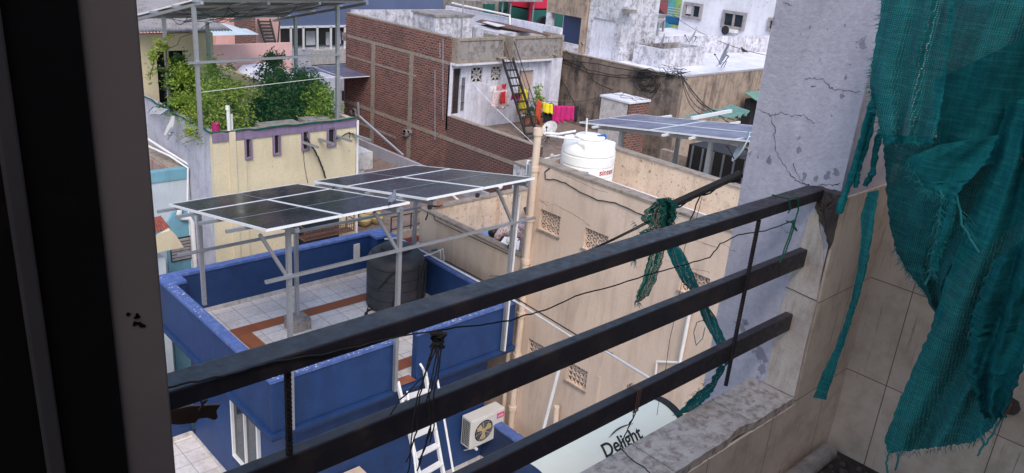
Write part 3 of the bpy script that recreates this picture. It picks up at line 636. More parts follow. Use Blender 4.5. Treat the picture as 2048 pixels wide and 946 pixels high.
mb.box(BX0-e, BX1+e, BY1-T-e, BY1+e, z0, z1); mb.box(BX0-e, BX0+T+e, BY0-e, BY1-T-e, z0, z1); mb.box(BX1-T-e, BX1+e, BY0-e, BY1-T-e, z0, z1)
mb.box(BX0+T+e, GX0+e, BY0-e, BY0+T+e, z0, z1); mb.box(GX1-e, BX1-T-e, BY0-e, BY0+T+e, z0, z1)
mb.box(BX0+T+e, BX0+T+.24, BY1-T-.33, BY1-T-e, z0, z1-.001); mb.box(BX1-T-.28, BX1-T-e, BY1-T-.31, BY1-T-e, z0, z1-.001)
mb.build('coping', M['bluetop'], t)
rr = random.Random(20); mb = MB()
def fleck(mb, x, y, z, s, rr):
    mb.quad(*[(x+math.cos(a)*s*rr.uniform(.5, 1.3), y+math.sin(a)*s*rr.uniform(.3, .8), z) for a in [i*PI/4 for i in range(8)]])
for i in range(150):
    x = rr.choice([rr.uniform(5.0, 6.86), rr.uniform(7.35, 8.9), rr.uniform(BX0, 6.9)]); fleck(mb, x, rr.uniform(BY0-e, BY0+T*.6), BT+.0025, rr.uniform(.004, .02), rr)
for i in range(60): fleck(mb, rr.uniform(BX0-e, BX0+T), rr.uniform(12.0, 13.9), BT+.0025, rr.uniform(.004, .022), rr)
o = mb.build('flaked_paint', plain('pale flake', (.55,.58,.66), .8), t); o['kind'] = 'stuff'
# bands under the parapet
mb = MB(); mb.box(BX0-.045, BX1+.045, BY0-.045, BY1+.045, 5.60, 5.66); mb.build('band', M['blue'], t)
MB().box(BX0-.03, BX1+.03, BY0-.03, BY1+.03, 5.55, 5.598).build('band_lower', M['bluedk'], t)
# terrace floor
o = MB().box(BX0+T, BX1-T, BY0+T, BY1-T, BF-.01, BF).build('terrace_tiles', M['btile'], t); MB().box(GX0, GX1, BY0, BY0+T-.001, BF-.01, BF).build('threshold', M['btile'], t)
ox0, oy1 = at(453, 660, 'z', BF).x, at(560, 640, 'z', BF).y
p1 = at(483, 662, 'z', BF); p0 = at(451, 657, 'z', BF); q0 = at(500, 642, 'z', BF); q1 = at(480, 640, 'z', BF)
mb = MB(); zz = BF+.004
mb.quad((5.55, 12.60, zz), (9.15, 12.60, zz), (9.15, 12.90, zz), (5.55, 12.90, zz)); mb.quad((5.55, 9.95, zz), (5.85, 9.95, zz), (5.85, 12.60, zz), (5.55, 12.60, zz))
mb.quad((5.85, 9.95, zz), (9.15, 9.95, zz), (9.15, 10.25, zz), (5.85, 10.25, zz)); mb.quad((8.85, 10.25, zz), (9.15, 10.25, zz), (9.15, 12.60, zz), (8.85, 12.60, zz))
mb.quad((GX0, BY0-.02, zz), (GX1, BY0-.02, zz), (GX1, BY0+.2, zz), (GX0, BY0+.2, zz))
mb.build('terracotta_border', M['otile'], t)
h = .09
MB().box(BX0+T+.001, BX1-T-.001, BY1-T-.014, BY1-T-.001, BF+.001, BF+h).build('skirting', M['skirt'], t)
MB().box(BX0+T+.001, BX0+T+.013, BY0+T, BY1-T-.3, BF+.001, BF+h).build('skirting', M['skirt'], t)
MB().box(BX1-T-.013, BX1-T-.001, BY0+T, BY1-T-.3, BF+.001, BF+h).build('skirting', M['skirt'], t)
MB().box(GX0-.012, GX0-.001, BY0, BY0+T, BF+.001, BF+.07).build('skirting', M['skirt'], t)
MB().box(GX1+.001, GX1+.012, BY0, BY0+T, BF+.001, BF+.07).build('skirting', M['skirt'], t)
# lower terraces
o = MB().box(3.05, 5.188, 9.2, 14.09, 2.862, 2.9).build('lower_terrace', M['btile'], t)
MB().box(5.05, 9.4, 5.2, 9.998, 2.863, 2.901).build('front_terrace', M['skirt'], t)
MB().box(3.0, 5.19, 14.1, 14.25, 2.9, 4.0).build('terrace_wall', M['blue'], t)
MB().box(3.05, 5.17, 14.08, 14.095, 2.902, 3.0).build('skirting', M['skirt'], t)
MB().box(5.17, 5.187, 10.2, 14.08, 2.902, 3.0).build('skirting', M['skirt'], t)
MB().box(5.2, 9.39, 9.98, 9.997, 2.903, 3.0).build('skirting', M['skirt'], t)
MB().box(9.385, 9.399, 5.2, 9.97, 2.903, 3.0).build('skirting', M['skirt'], t)
MB().box(9.40, 9.58, 5.2, 9.99, 2.87, 3.86).build('terrace_parapet', M['bluedk'], t)
MB().box(9.38, 9.60, 5.18, 9.99, 3.86, 3.9).build('coping', M['bluetop'], t)
# window on the west wall
def rect_pts(ax, c, u0, u1, z0, z1): return [(c, u0, z0), (c, u1, z0), (c, u1, z1), (c, u0, z1)] if ax == 'x' else [(u0, c, z0), (u1, c, z0), (u1, c, z1), (u0, c, z1)]
def window(parent, ax, c, out, u0, u1, z0, z1, frame, glass, fw=.05, dep=.05, bars=0, rows=0, name='window'):
    """window frame standing proud of the wall plane c on its 'out' side, pane a little behind the frame's face"""
    mb = MB(); o_ = out*dep; i_ = -out*.02*0
    def bx(a, b, lo, hi, c0, c1):
        if ax == 'x': mb.box(min(c0, c1), max(c0, c1), a, b, lo, hi)
        else: mb.box(a, b, min(c0, c1), max(c0, c1), lo, hi)
    c0, c1 = c+out*.002, c+o_
    bx(u0, u1, z0, z0+fw, c0, c1); bx(u0, u1, z1-fw, z1, c0, c1); bx(u0, u0+fw, z0+fw, z1-fw, c0, c1); bx(u1-fw, u1, z0+fw, z1-fw, c0, c1)
    for k in range(bars):
        uc = u0+(u1-u0)*(k+1)/(bars+1); bx(uc-fw*.3, uc+fw*.3, z0+fw, z1-fw, c0, c+o_*.9)
    for k in range(rows):
        zc = z0+(z1-z0)*(k+1)/(rows+1); bx(u0+fw, u1-fw, zc-fw*.25, zc+fw*.25, c0, c+o_*.8)
    f = mb.build(name, frame, parent); mb = MB()
    c2 = c+out*min(.012, dep*.4)
    mb.quad(*rect_pts(ax, c2, u0+fw, u1-fw, z0+fw, z1-fw)); g_ = mb.build('pane', glass, f); return f
window(t, 'x', 5.19, -1, 11.0, 12.05, 3.62, 4.95, M['white'], M['glass'], .05, .06, 1)
MB().box(5.14, 5.188, 10.98, 12.07, 3.5, 3.615).build('sill', M['bluedk'], t)
# socket box on back parapet, drain cover
MB().box(8.78, 8.93, BY1-T-.03, BY1-T-.002, 6.06, 6.42).build('socket_box', M['acw'], t, bevel=.006)
mb = MB(); mb.tube([at(u, v, 'z', BT+.03) for u, v in ((752,500),(770,504),(825,501),(842,501),(860,512),(959,562))], .022, 8)
mb = MB(); mb.tube([(9.22, 13.3, BT+.03), (9.50, 13.2, BT+.03), (9.505, 9.5, BT+.03)], .02, 8); mb.tube([(9.505, 9.5, BT+.03), at(1140, 672, 'y', 7.6), at(1215, 705, 'y', 6.2), at(1300, 757, 'y', 4.9)], .018, 8)
o = mb.build('pvc_pipe', M['pvc'], None, smooth=True); tag(o, 'long white pvc pipe along the right blue parapet and out past the beige wall', 'pipe')
mb = MB(); mb.tube([(9.55, 11.6, 6.66), (9.56, 9.55, 6.66), at(1150, 668, 'y', 7.6), at(1225, 708, 'y', 6.2)], .012, 6); o = mb.build('cable_conduit', M['hose']); tag(o, 'black cable tied beside the white pvc pipe', 'cable')

# upright struts bolted to front face: posts of the arrays come later
# ---------------- white steel ladder at the gap
t = thing('ladder', 'white painted steel ladder leaning up to the gap in the blue parapet', 'ladder', (7.1, 8.8, 2.9))
Ytop = 9.50
def lad(x0, x1):
    a, b_ = Vector((x0, Ytop, 5.80)), Vector((x0+.10, 8.62, 2.92)); return a, b_
La, Lb = at(797, 772, 'y', 9.45), at(838, 946, 'y', 8.85); Ra, Rb = at(852, 757, 'y', 9.45), at(886, 946, 'y', 8.85)
dl = (Lb-La); Lb = La+dl*((La.z-2.91)/(-dl.z)); dr = (Rb-Ra); Rb = Ra+dr*((Ra.z-2.91)/(-dr.z))
MB().bar(La+(La-Lb).normalized()*.08, Lb, .045, .07, (0, 1, 0)).build('side_rail', M['white'], t); MB().bar(Ra+(Ra-Rb).normalized()*.12, Rb, .045, .07, (0, 1, 0)).build('side_rail', M['white'], t)
for k in range(9):
    s = .07+k*.108; MB().bar(La.lerp(Lb, s), Ra.lerp(Rb, s), .12, .03).build('rung', M['white'], t)
h0, h1 = at(875, 760, 'y', 9.3), at(907, 946, 'y', 8.75); h2 = at(815, 782, 'y', 9.3); h3 = at(832, 946, 'y', 8.6)
for a, b_ in ((h0, h1), (h2, h3)):
    d_ = b_-a; b_ = a+d_*((a.z-2.95)/(-d_.z)); MB().tube([a, b_], .02, 8).build('handrail', M['white'], t, smooth=True)
d_ = (h1-h0); mb = MB(); mb.tube([h0+Vector((.02, .08, -.9)), h0+d_*((h0.z-2.95)/(-d_.z))+Vector((.05, .25, 0))], .015, 8); mb.build('brace', M['white'], t)
mb = MB(); mb.tube([Ra+Vector((0,0,.05)), at(845, 735, 'y', 9.4), at(840, 727, 'y', 9.45)], .02, 8); mb.build('grab_bar', M['white'], t, smooth=True)

# ---------------- air conditioner
t = thing('air_conditioner', 'white outdoor air conditioner unit with amber fan on the blue wall', 'air conditioner', (9.3, 9.8, 3.5))
ax0, ax1, az0, az1, ay0, ay1 = 8.80, 9.66, 3.56, 4.20, 9.66, 9.95
MB().box(ax0, ax1, ay0+.012, ay1, az0, az1).build('casing', M['acw'], t, bevel=.012)
mb = MB(); cx, cz, r = 9.13, (az0+az1)/2, .235; n = 40; n0 = (cx-.29, az0+.03); n1 = (cx+.28, az1-.03)
ring = [(cx+r*math.cos(2*PI*i/n), cz+r*math.sin(2*PI*i/n)) for i in range(n)]
def sq(i):
    a = 2*PI*i/n; c_, s_ = math.cos(a), math.sin(a); k = 1/max(abs(c_), abs(s_)); return (cx+.28*k*c_, cz+.285*k*s_)
for i in range(n):
    j = (i+1) % n; a, b_, c_, d_ = ring[i], ring[j], sq(j), sq(i)
    mb.quad((a[0], ay0, a[1]), (b_[0], ay0, b_[1]), (c_[0], ay0, c_[1]), (d_[0], ay0, d_[1])); mb.quad((d_[0], ay0, d_[1]), (c_[0], ay0, c_[1]), (c_[0], ay0+.012, c_[1]), (d_[0], ay0+.012, d_[1]))
mb.build('front_panel', M['acw'], t)
MB().lathe((cx, ay0+.01, cz), [(r, 0), (.001, .001)], 32, 'y').build('fan_well', M['dark'], t)
mb = MB()
for k in range(3):
    a0 = k*2*PI/3+.5; pts = [(.04, -.4), (.10, -.55), (.19, -.5), (.20, 0), (.17, .35), (.09, .35), (.04, .3)]
    poly = [(cx+rr_*math.cos(a0+th), ay0+.003+.004*th, cz+rr_*math.sin(a0+th)) for rr_, th in pts]; mb.prism(poly, (0, .003, 0))
mb.lathe((cx, ay0-.003, cz), [(.045, .01), (.05, 0), (.03, -.006)], 16, 'y'); mb.build('fan', M['fan'], t)
mb = MB()
for k in range(1, 7): rr_ = r*k/7; mb.tube([(cx+rr_*math.cos(2*PI*i/28), ay0-.008, cz+rr_*math.sin(2*PI*i/28)) for i in range(29)], .0016, 4, False)
for k in range(8): a = k*PI/4+.2; mb.tube([(cx+.04*math.cos(a), ay0-.008, cz+.04*math.sin(a)), (cx+r*math.cos(a), ay0-.008, cz+r*math.sin(a))], .0022, 4)
mb.build('guard', M['acw'], t)
MB().box(9.46, 9.64, ay0-.002, ay0+.011, 4.02, 4.13).build('badge', plain('pink badge', (.6,.05,.2), .5), t)
mb = MB()
for k in range(5): x = 9.475+k*.03; mb.tube([(x, ay0-.004, 4.05), (x+.008, ay0-.004, 4.10), (x+.02, ay0-.004, 4.055)], .004, 4)
mb.build('badge_lettering', M['white'], t)
mb = MB()
for k in range(14): z = az0+.06+k*.04; mb.box(ax0-.006, ax0-.001, ay0+.05, ay1-.03, z, z+.012)
for k in range(5): y = ay0+.05+k*.045; mb.box(ax0-.008, ax0-.002, y, y+.006, az0+.04, az1-.05)
mb.build('side_grille', M['hose'], t)
for x in (8.95, 9.55):
    mb = MB(); mb.box(x-.02, x+.02, ay0-.04, 9.99, az0-.04, az0-.002); mb.bar((x, 9.7, az0-.03), (x, 9.99, az0-.25), .03, .02); mb.build('bracket', M['pvc'], t)
MB().tube([(ax1, 9.85, 4.05), (ax1+.1, 9.84, 4.08), (ax1+.14, 9.86, 3.9), (ax1+.1, 9.92, 3.6), (ax1+.02, 9.98, 3.4)], .022, 8).build('pipe', M['pvc'], t, smooth=True)
# cream cupboard by the wall
t = thing('cupboard', 'cream metal cupboard against the blue wall below the terrace', 'cupboard', (6.3, 9.8, 2.9))
MB().box(5.75, 6.5, 9.55, 9.97, 2.91, 4.05).build('body', M['beige'], t, bevel=.01); MB().box(6.44, 6.53, 9.53, 9.55, 2.91, 4.07).build('door_edge', M['white'], t)
mb = MB()
for z in (3.6, 3.75, 3.95): mb.sphere((6.38, 9.548, z), .012, 8, 6)
mb.build('rivets', M['black'], t)

# ---------------- black water tank on terrace
def water_tank(name, label, c, R, H, mat, lidmat, ribs=7, lid=.28):
    t = thing(name, label, 'water tank', c)
    pr = [(R*.96, 0), (R, .03)]
    for k in range(ribs):
        z0 = .06+(H*.72-.06)*k/ribs; z1 = .06+(H*.72-.06)*(k+1)/ribs; pr += [(R, z0+.01), (R, z1-.035), (R-.022, z1-.018), (R-.022, z1-.008), (R, z1+.004)]
    for i in range(1, 7): a = i/6*PI/2*.86; pr.append((R-(R-.30*R/.55)*(1-math.cos(a)), H*.72+H*.20*math.sin(a)))
    pr.append((lid+.03, H*.93)); pr.append((lid, H*.93))
    MB().lathe(c, pr, 48).build('shell', mat, t, smooth=True)
    MB().lathe((c[0], c[1], c[2]+H*.92), [(lid+.005, 0), (lid+.005, .03), (lid+.03, .032), (lid+.03, .055), (lid, .075), (.08, .088), (.07, .1)], 32).build('lid', lidmat, t, smooth=True)
    return t
TC = (8.73, 12.18, BF+.008)
t = water_tank('black_water_tank', 'black ribbed plastic water tank standing on the white tiles of the blue terrace', TC, .575, 1.30, M['bulk'], M['bulk'], 4)
for sx in (-1, 1):
    mb = MB(); a = Vector((TC[0]+sx*.30*1.0, TC[1]+.0, TC[2])); mb.box(a.x-.14, a.x+.14, a.y-.09, a.y+.25, TC[2]+.93, TC[2]+1.19)
    mb.build('shoulder_block', M['bulk'], t, bevel=.03)
for k, a in enumerate((-2.75, -1.4)):
    pts = []
    for i in range(15):
        s = i/14; an = a+.42*math.sin(s*PI); zz_ = .55+.62*math.sin(s*PI)*1.0-.45*s; rr_ = .60-.10*max(0, zz_-.95)
        pts.append((TC[0]+math.cos(an+.45*s)*rr_, TC[1]+math.sin(an+.45*s)*rr_, TC[2]+max(.1, min(1.08, zz_))))
    MB().tube(pts, .018, 8).build('hose', M['hose'], t, smooth=True)
MB().tube([(TC[0]+math.cos(-1.3)*.6, TC[1]+math.sin(-1.3)*.6, TC[2]+z) for z in (1.0, .9, .7, .5, .3, .12)], .016, 8).build('hose', M['hose'], t, smooth=True)
mb = MB(); pts = []
for i in range(44): a = i*.36; pts.append((8.15+.20*math.cos(a)*(1+.15*math.sin(i)), 12.0+.17*math.sin(a), BF+.02+.01*math.sin(i*.5)))
pts = [(8.3, 12.35, BF+.22), (8.2, 12.3, BF+.10), (8.08, 12.2, BF+.03)]+pts
o = MB().tube(pts, .014, 6).build('garden_hose', M['hose'], smooth=True); tag(o, 'coiled black hose on the white tiles beside the black tank', 'hose')
t = thing('tap_pipe', 'thin white plumbing pipe with a tap rising behind the black tank', 'pipe', (9.5, 12, BT))
mb = MB(); mb.tube([at(u, v, 'y', 12.0) for u, v in ((846,512),(862,508),(886,498),(888,520),(886,523))], .014, 8); mb.tube([at(u, v, 'y', 12.0) for u, v in ((881,502),(881,520),(890,526))], .014, 8); mb.build('pipe', M['pvc'], t, smooth=True)
MB().box(*[c for p in ((at(866, 502, 'y', 12.0).x-.03, at(874, 502, 'y', 12.0).x),) for c in p], 11.98, 12.02, at(866, 502, 'y', 12.0).z, at(866, 502, 'y', 12.0).z+.03).build('tap_handle', M['bgreen'], t)
mb = MB(); c0 = at(889, 523, 'y', 12); mb.sphere(c0, .035, 8, 6); mb.build('valve', M['black'], t)

# ---------------- solar arrays
def panel(mbs, o, ex, ey, n, th=.035, fr=.022, midline=None):
    """one framed panel: o corner, ex and ey edge vectors, n normal. mbs = (glass, frame, line, back)"""
    G, Fm, Ln, Bk = mbs
    o, ex, ey = Vector(o), Vector(ex), Vector(ey); ux, uy = ex.normalized(), ey.normalized(); n = ux.cross(uy).normalized(); n = n if n.z > 0 else -n
    def slab(mb, a, b, c, d, t0, t1):
        P = [o+ux*a+uy*c, o+ux*b+uy*c, o+ux*b+uy*d, o+ux*a+uy*d]; mb.prism([p+n*t1 for p in P], n*(t0-t1))
    L, W = ex.length, ey.length
    slab(Fm, 0, L, 0, fr, -th, 0); slab(Fm, 0, L, W-fr, W, -th, 0); slab(Fm, 0, fr, fr, W-fr, -th, 0); slab(Fm, L-fr, L, fr, W-fr, -th, 0)
    slab(G, fr, L-fr, fr, W-fr, -.012, -.004); slab(Bk, fr, L-fr, fr, W-fr, -.02, -.0121)
    if midline == 'x': slab(Ln, fr, L-fr, W/2-.006, W/2+.006, -.0041, -.0015)
    if midline == 'y': slab(Ln, L/2-.006, L/2+.006, fr, W-fr, -.0041, -.0015)
def array(t, panels, glass):
    """panels: list of (o, ex, ey, midline)"""
    for o_, ex, ey, ml in panels:
        G, Fm, Ln, Bk = MB(), MB(), MB(), MB(); panel((G, Fm, Ln, Bk), o_, ex, ey, None, midline=ml)
        g_ = G.build('solar_panel', glass, t); Fm.build('panel_frame', M['alu'], g_); Bk.build('backsheet', M['under'], g_)
        if ml: Ln.build('cell_gap', M['galv'], g_)
SL = -.1976
def zs(y, a=10.941): return a+SL*y
Y0, L1, L2 = 9.12, 2.24, 1.12
def rect_arr(x0, w2):
    h = 2.27; q = math.cos(math.atan(.1976)); ya = Y0; yb = Y0+2.27*q; yc = yb+.01; yd = yc+1.13*q
    P = lambda x, y: Vector((x, y, zs(y)))
    return [(P(x0, ya), Vector((w2/2-.005, 0, 0)), P(x0, yb)-P(x0, ya), 'x'), (P(x0+w2/2+.005, ya), Vector((w2/2-.005, 0, 0)), P(x0, yb)-P(x0, ya), 'x'), (P(x0, yc), Vector((w2, 0, 0)), P(x0, yd)-P(x0, yc), 'y')], yd
t = thing('solar_array', 'left of the two dark solar arrays over the blue terrace', 'solar panels', (5.6, 10.8, BF), 'solar arrays over the blue terrace')
pp, yd = rect_arr(4.48, 2.27); array(t, pp, M['solar'])
t2 = thing('solar_array', 'right of the two dark solar arrays, above the black water tank', 'solar panels', (8.2, 10.8, BF), 'solar arrays over the blue terrace')
pp, yd = rect_arr(7.06, 2.27); array(t2, pp, M['solar'])
def post(mb, x, y, z0, z1, w_=.06): mb.bar((x, y, z0), (x, y, z1), w_, w_)
# rafters along slope and purlins along X
for tt, x0, x1 in ((t, 4.22, 6.80), (t2, 6.98, 9.33)):
    for y in (9.75, 10.65, 11.5, 12.25):
        MB().bar((x0, y, zs(y)-.065), (x1, y, zs(y)-.065), .04, .045).build('purlin', M['galv'], tt)
for tt, x in ((t, 4.98), (t, 6.62), (t2, 7.30), (t2, 9.27)):
    MB().bar((x, 9.22, zs(9.22)-.12), (x, 12.6, zs(12.6)-.12), .06, .065).build('rafter', M['galv'], tt)
zt = zs(9.5)-.155
for tt, x, y, z0 in ((t, 4.98, 9.48, 5.69), (t, 6.85, 9.48, 5.69), (t2, 9.27, 9.48, 5.69), (t, 4.93, 12.4, BT), (t, 6.60, 12.28, BF+.22), (t2, 9.44, 12.55, BT)):
    MB().bar((x, y, z0), (x, y, zs(y)-.155), .06, .07).build('post', M['galv'], tt)
MB().box(6.42, 6.80, 12.12, 12.46, BF+.006, BF+.24).build('concrete_block', M['conc'], t, bevel=.01)
for tt, x, xa in ((t, 4.98, 4.55), (t, 6.85, 6.35), (t2, 9.27, 8.78)):
    MB().bar((xa, 9.44, zs(9.44)-.13), (x, 9.47, 8.16), .045, .045).build('brace', M['galv'], tt)
tz = at(660, 537, 'y', 9.44).z
MB().bar((at(530, 564, 'y', 9.44).x, 9.43, at(530, 564, 'y', 9.44).z), (9.75, 9.43, at(1048, 440, 'y', 9.44).z), .045, .045).build('cross_tube', M['galv'], t)
MB().bar((at(356, 511, 'y', 12.36).x, 12.36, at(356, 511, 'y', 12.36).z), (at(841, 414, 'y', 12.36).x, 12.36, at(841, 414, 'y', 12.36).z), .045, .045).build('cross_tube', M['galv'], t)
mb = MB(); 
for k in range(3): mb.tube(sag((6.8, 11.6, zs(11.6)-.05), (7.1, 11.8-.2*k, zs(11.8)-.05), .06+.03*k, 8), .01, 5)
mb.build('cables', M['hose'], t2)
mb = MB(); mb.bar((9.27, 9.42, 5.7), (9.31, 9.42, 8.75), .025, .02); mb.build('conduit', M['pvc'], t2)
# grey cable box at top of right post
MB().box(9.36, 9.42, 9.3, 9.36, 8.9, 9.3).build('junction_box', M['galv'], t2)
# pigeon on the panel
def pigeon(name, label, p, ang, s=1.0, mat=None, group=None):
    t = thing(name, label, 'bird', p, group); mat = mat or M['bird']
    d = Vector((math.cos(ang), math.sin(ang), 0)); up = Vector((0, 0, 1)); P = lambda a, h: Vector(p)+(d*a+up*h)*s
    MB().tube([P(-.17, .075), P(-.12, .085), P(-.05, .10), P(.02, .125), P(.07, .155), P(.095, .19), P(.105, .215), P(.125, .222), P(.14, .218)], [.006*s, .025*s, .05*s, .058*s, .045*s, .027*s, .026*s, .022*s, .008*s], 12).build('body', mat, t, smooth=True)
    MB().tube([P(.138, .219), P(.162, .212)], [.006*s, .001*s], 6).build('beak', M['black'], t)
    MB().tube([P(-.10, .082), P(-.19, .06), P(-.235, .05)], [.022*s, .02*s, .014*s], 8).build('tail', M['birdk'], t)
    mb = MB(); q = d.cross(up)
    for sd_ in (-1, 1): mb.tube([P(.0, .06)+q*sd_*.02*s, P(.01, .0)+q*sd_*.02*s], .004*s, 5)
    mb.build('legs', M['rust'], t)
    for sd_ in (-1, 1): MB().tube([P(.05, .135)+q*sd_*.045*s, P(-.03, .115)+q*sd_*.055*s, P(-.15, .075)+q*sd_*.02*s], [.015*s, .03*s, .006*s], 8).build('wing', mat, t, smooth=True)
    return t
pgn = at(789, 404, 'z', zs(9.25)); pigeon('pigeon', 'grey pigeon perched on the front corner of the left solar array', (6.50, 9.2, zs(9.2)), -2.5+PI, .8)

# ================================================================ beige house
t = thing('beige_house', 'tall beige house with star vents, carrying the white tank on its roof', 'house', (11, 6, 0))
EX0, EX1, EY0, EY1 = 10.0, 12.14, 2.0, 9.93
V = [(8.49, 9.57-.0), ]
def jaali(parent, x, y0, y1, z0, z1, ny, nz, style='star'):
    mb = MB(); dy, dz = (y1-y0)/ny, (z1-z0)/nz; r = min(dy, dz)*.44; n = 12; th = .03
    for i in range(ny):
        for j in range(nz):
            cy, cz = y0+dy*(i+.5), z0+dz*(j+.5)
            if style == 'hex' and j % 2: cy += 0
            def P(rad, a, k): return (x+k, cy+rad[0]*math.cos(a), cz+rad[1]*math.sin(a))
            for k in range(n):
                a, b_ = 2*PI*k/n+.01, 2*PI*(k+1)/n+.01
                def sq(a): c_, s_ = math.cos(a), math.sin(a); q = 1/max(abs(c_), abs(s_)); return (cy+dy/2*q*c_, cz+dz/2*q*s_)
                A, B = sq(a), sq(b_); C_, D_ = (cy+r*math.cos(b_), cz+r*math.sin(b_)), (cy+r*math.cos(a), cz+r*math.sin(a))
                for q in (0, th): mb.quad((x+q, *A), (x+q, *B), (x+q, *C_), (x+q, *D_))
                mb.quad((x, *C_), (x, *D_), (x+th, *D_), (x+th, *C_))
            if style == 'star':
                ring = []
                for k in range(10): rad = r*(1.0 if k % 2 == 0 else .22); a = PI/2+k*PI/5; ring.append((x+.005, cy+rad*math.cos(a), cz+rad*math.sin(a)))
                mb.prism(ring, (.02, 0, 0))
                # hollow centre
    return mb.build('vent_grille', M['beige'], parent)
vents = []
for (u0, v0, u1, v1) in ((1080, 420, 1117, 468), (1171, 458, 1210, 500)):
    a, b_ = at(u0, v0, 'x', 10.06), at(u1, v1, 'x', 10.06); vents.append((b_.y, a.y))
vz_hi = (7.95, 8.33); vz_lo = (5.30, 5.70)
V1, V2 = (9.05, 9.56), (7.93, 8.46)
V3, V4 = (9.05, 9.54), (8.0, 8.49)
holes = [(*V1, *vz_hi), (*V2, *vz_hi), (*V3, *vz_lo), (*V4, *vz_lo), (5.9, 6.4, *vz_hi)]
mb = MB(); walls(mb, 'x', EX0, EX0+.2, EY0, EY1, 0, 9.15, holes); mb.build('side_wall', M['beige'], t)
mb = MB(); mb.box(EX0+.201, EX1, EY1-.12, EY1, 0, 9.1); mb.build('back_wall', M['beige'], t)
MB().box(EX1-.16, EX1, EY0, EY1-.121, 0, 9.18).build('far_parapet', M['beige_old'], t)
MB().box(EX0+.201, EX1-.161, EY0, EY1-.121, 5, 8.55).build('roof', M['roofw'], t)
mb = MB(); mb.box(EX0-.02, EX0+.21, EY0, EY1+.02, 9.151, 9.19); mb.build('coping', M['coping'], t)
MB().box(EX1-.18, EX1+.02, EY0, EY1, 9.181, 9.21).build('coping', M['coping'], t)
for (a, b_) in (V1, V2): jaali(t, 10.05, a, b_, *vz_hi, 4, 3)
jaali(t, 10.05, 5.9, 6.4, *vz_hi, 4, 3)
for (a, b_) in (V3, V4): jaali(t, 10.05, a, b_, *vz_lo, 5, 4, 'hex')
for hz in (vz_hi, vz_lo): pass
MB().box(10.203, 10.24, 5.8, 9.8, 5.2, 8.4).build('vent_dark_sheet', M['dark'], t)  # thin sheet, the shade inside the vents put into its colour
mb = MB(); mb.tube([(9.94, 9.74, 0), (9.94, 9.74, 9.76)], .066, 16); mb.lathe((9.94, 9.74, 9.66), [(.085, 0), (.085, .12), (.07, .12), (.07, .02)], 16)
for z in (9.0, 8.05, 7.2, 6.1, 5.2, 4.0): mb.lathe((9.94, 9.74, z), [(.084, 0), (.084, .09)], 16)
mb.build('drain_pipe', M['pipe'], t, smooth=True)
MB().tube([(9.93, 9.98, 0), (9.93, 9.98, 5.6)], .05, 12).build('drain_pipe', M['pipe'], t, smooth=True)
for y in (7.72, 6.2): 
    MB().box(9.985, 9.999, y-.03, y+.03, 0, 5.75 if y > 7 else 8).build('plaster_rib', M['beige'], t)
mb = MB(); a = at(1140, 735, 'x', 9.95); b_ = at(1085, 860, 'x', 9.95); mb.tube([a, b_, (9.95, b_.y, 2)], .035, 8); mb = MB()
mb.tube([at(1118, 738, 'y', 7.3), at(1086, 862, 'y', 7.45)], .028, 8); o = mb.build('white_pipe', M['pvc'], smooth=True); tag(o, 'short slanting white pipe in front of the beige wall, above the water heater', 'pipe')
mb = MB(); mb.tube([at(1384, 600, 'x', 9.94), at(1358, 732, 'x', 9.94)], .03, 8); mb.tube([at(1365, 725, 'x', 9.94), at(1314, 723, 'x', 9.94), at(1310, 760, 'x', 9.94)], .02, 6); mb.build('riser_pipe', M['pvc'], t, smooth=True)
mb = MB(); mb.tube([at(1020, 890, 'x', 9.8), at(1033, 868, 'x', 9.8)], .06, 10); c_ = at(1115, 812, 'x', 9.9); mb.tube([(9.88, c_.y, c_.z), (9.88, c_.y-.02, c_.z-.6)], .055, 12); mb.build('pipe_stub', M['pipe'], t, smooth=True)
# cable on wall top
rr = random.Random(30)
mb = MB(); path = [(1099,335),(1090,345),(1090,358),(1100,360),(1106,358),(1130,366),(1160,384),(1195,400),(1230,406),(1262,420),(1290,432)]
mb.tube(wiggle([at(u, v, 'x', 9.985) for u, v in path], .006, 3, rr), .009, 6); o = mb.build('wall_cable', M['hose']); tag(o, 'black cable clipped along the top of the beige wall', 'cable')
mb = MB()
for path in ([(1118,345),(1150,360),(1185,376),(1215,385)], [(1078,400),(1095,410),(1110,408),(1140,425),(1165,440),(1180,452)], [(1076,395),(1085,402),(1098,405)], [(1350,470),(1390,480),(1435,495)], [(1330,520),(1360,530),(1420,545)]):
    P3 = [Vector((9.999, p.y, p.z)) for p in wiggle([at(u, v, 'x', 9.999) for u, v in path], .012, 5, rr)]; mb.tube(P3, [.003*rr.uniform(.3, 1.4) for _ in P3], 4)
mb.build('wall_cracks', M['brown'], t)
rr = random.Random(66)
for (a, b_), zb_ in ((V1, vz_hi[0]), (V2, vz_hi[0]), (V4, vz_lo[0]), ((5.9, 6.4), vz_hi[0])):
    MB().box(EX0-.03, EX0+.04, a-.03, b_+.03, zb_-.035, zb_-.001).build('vent_sill', M['coping'], t)
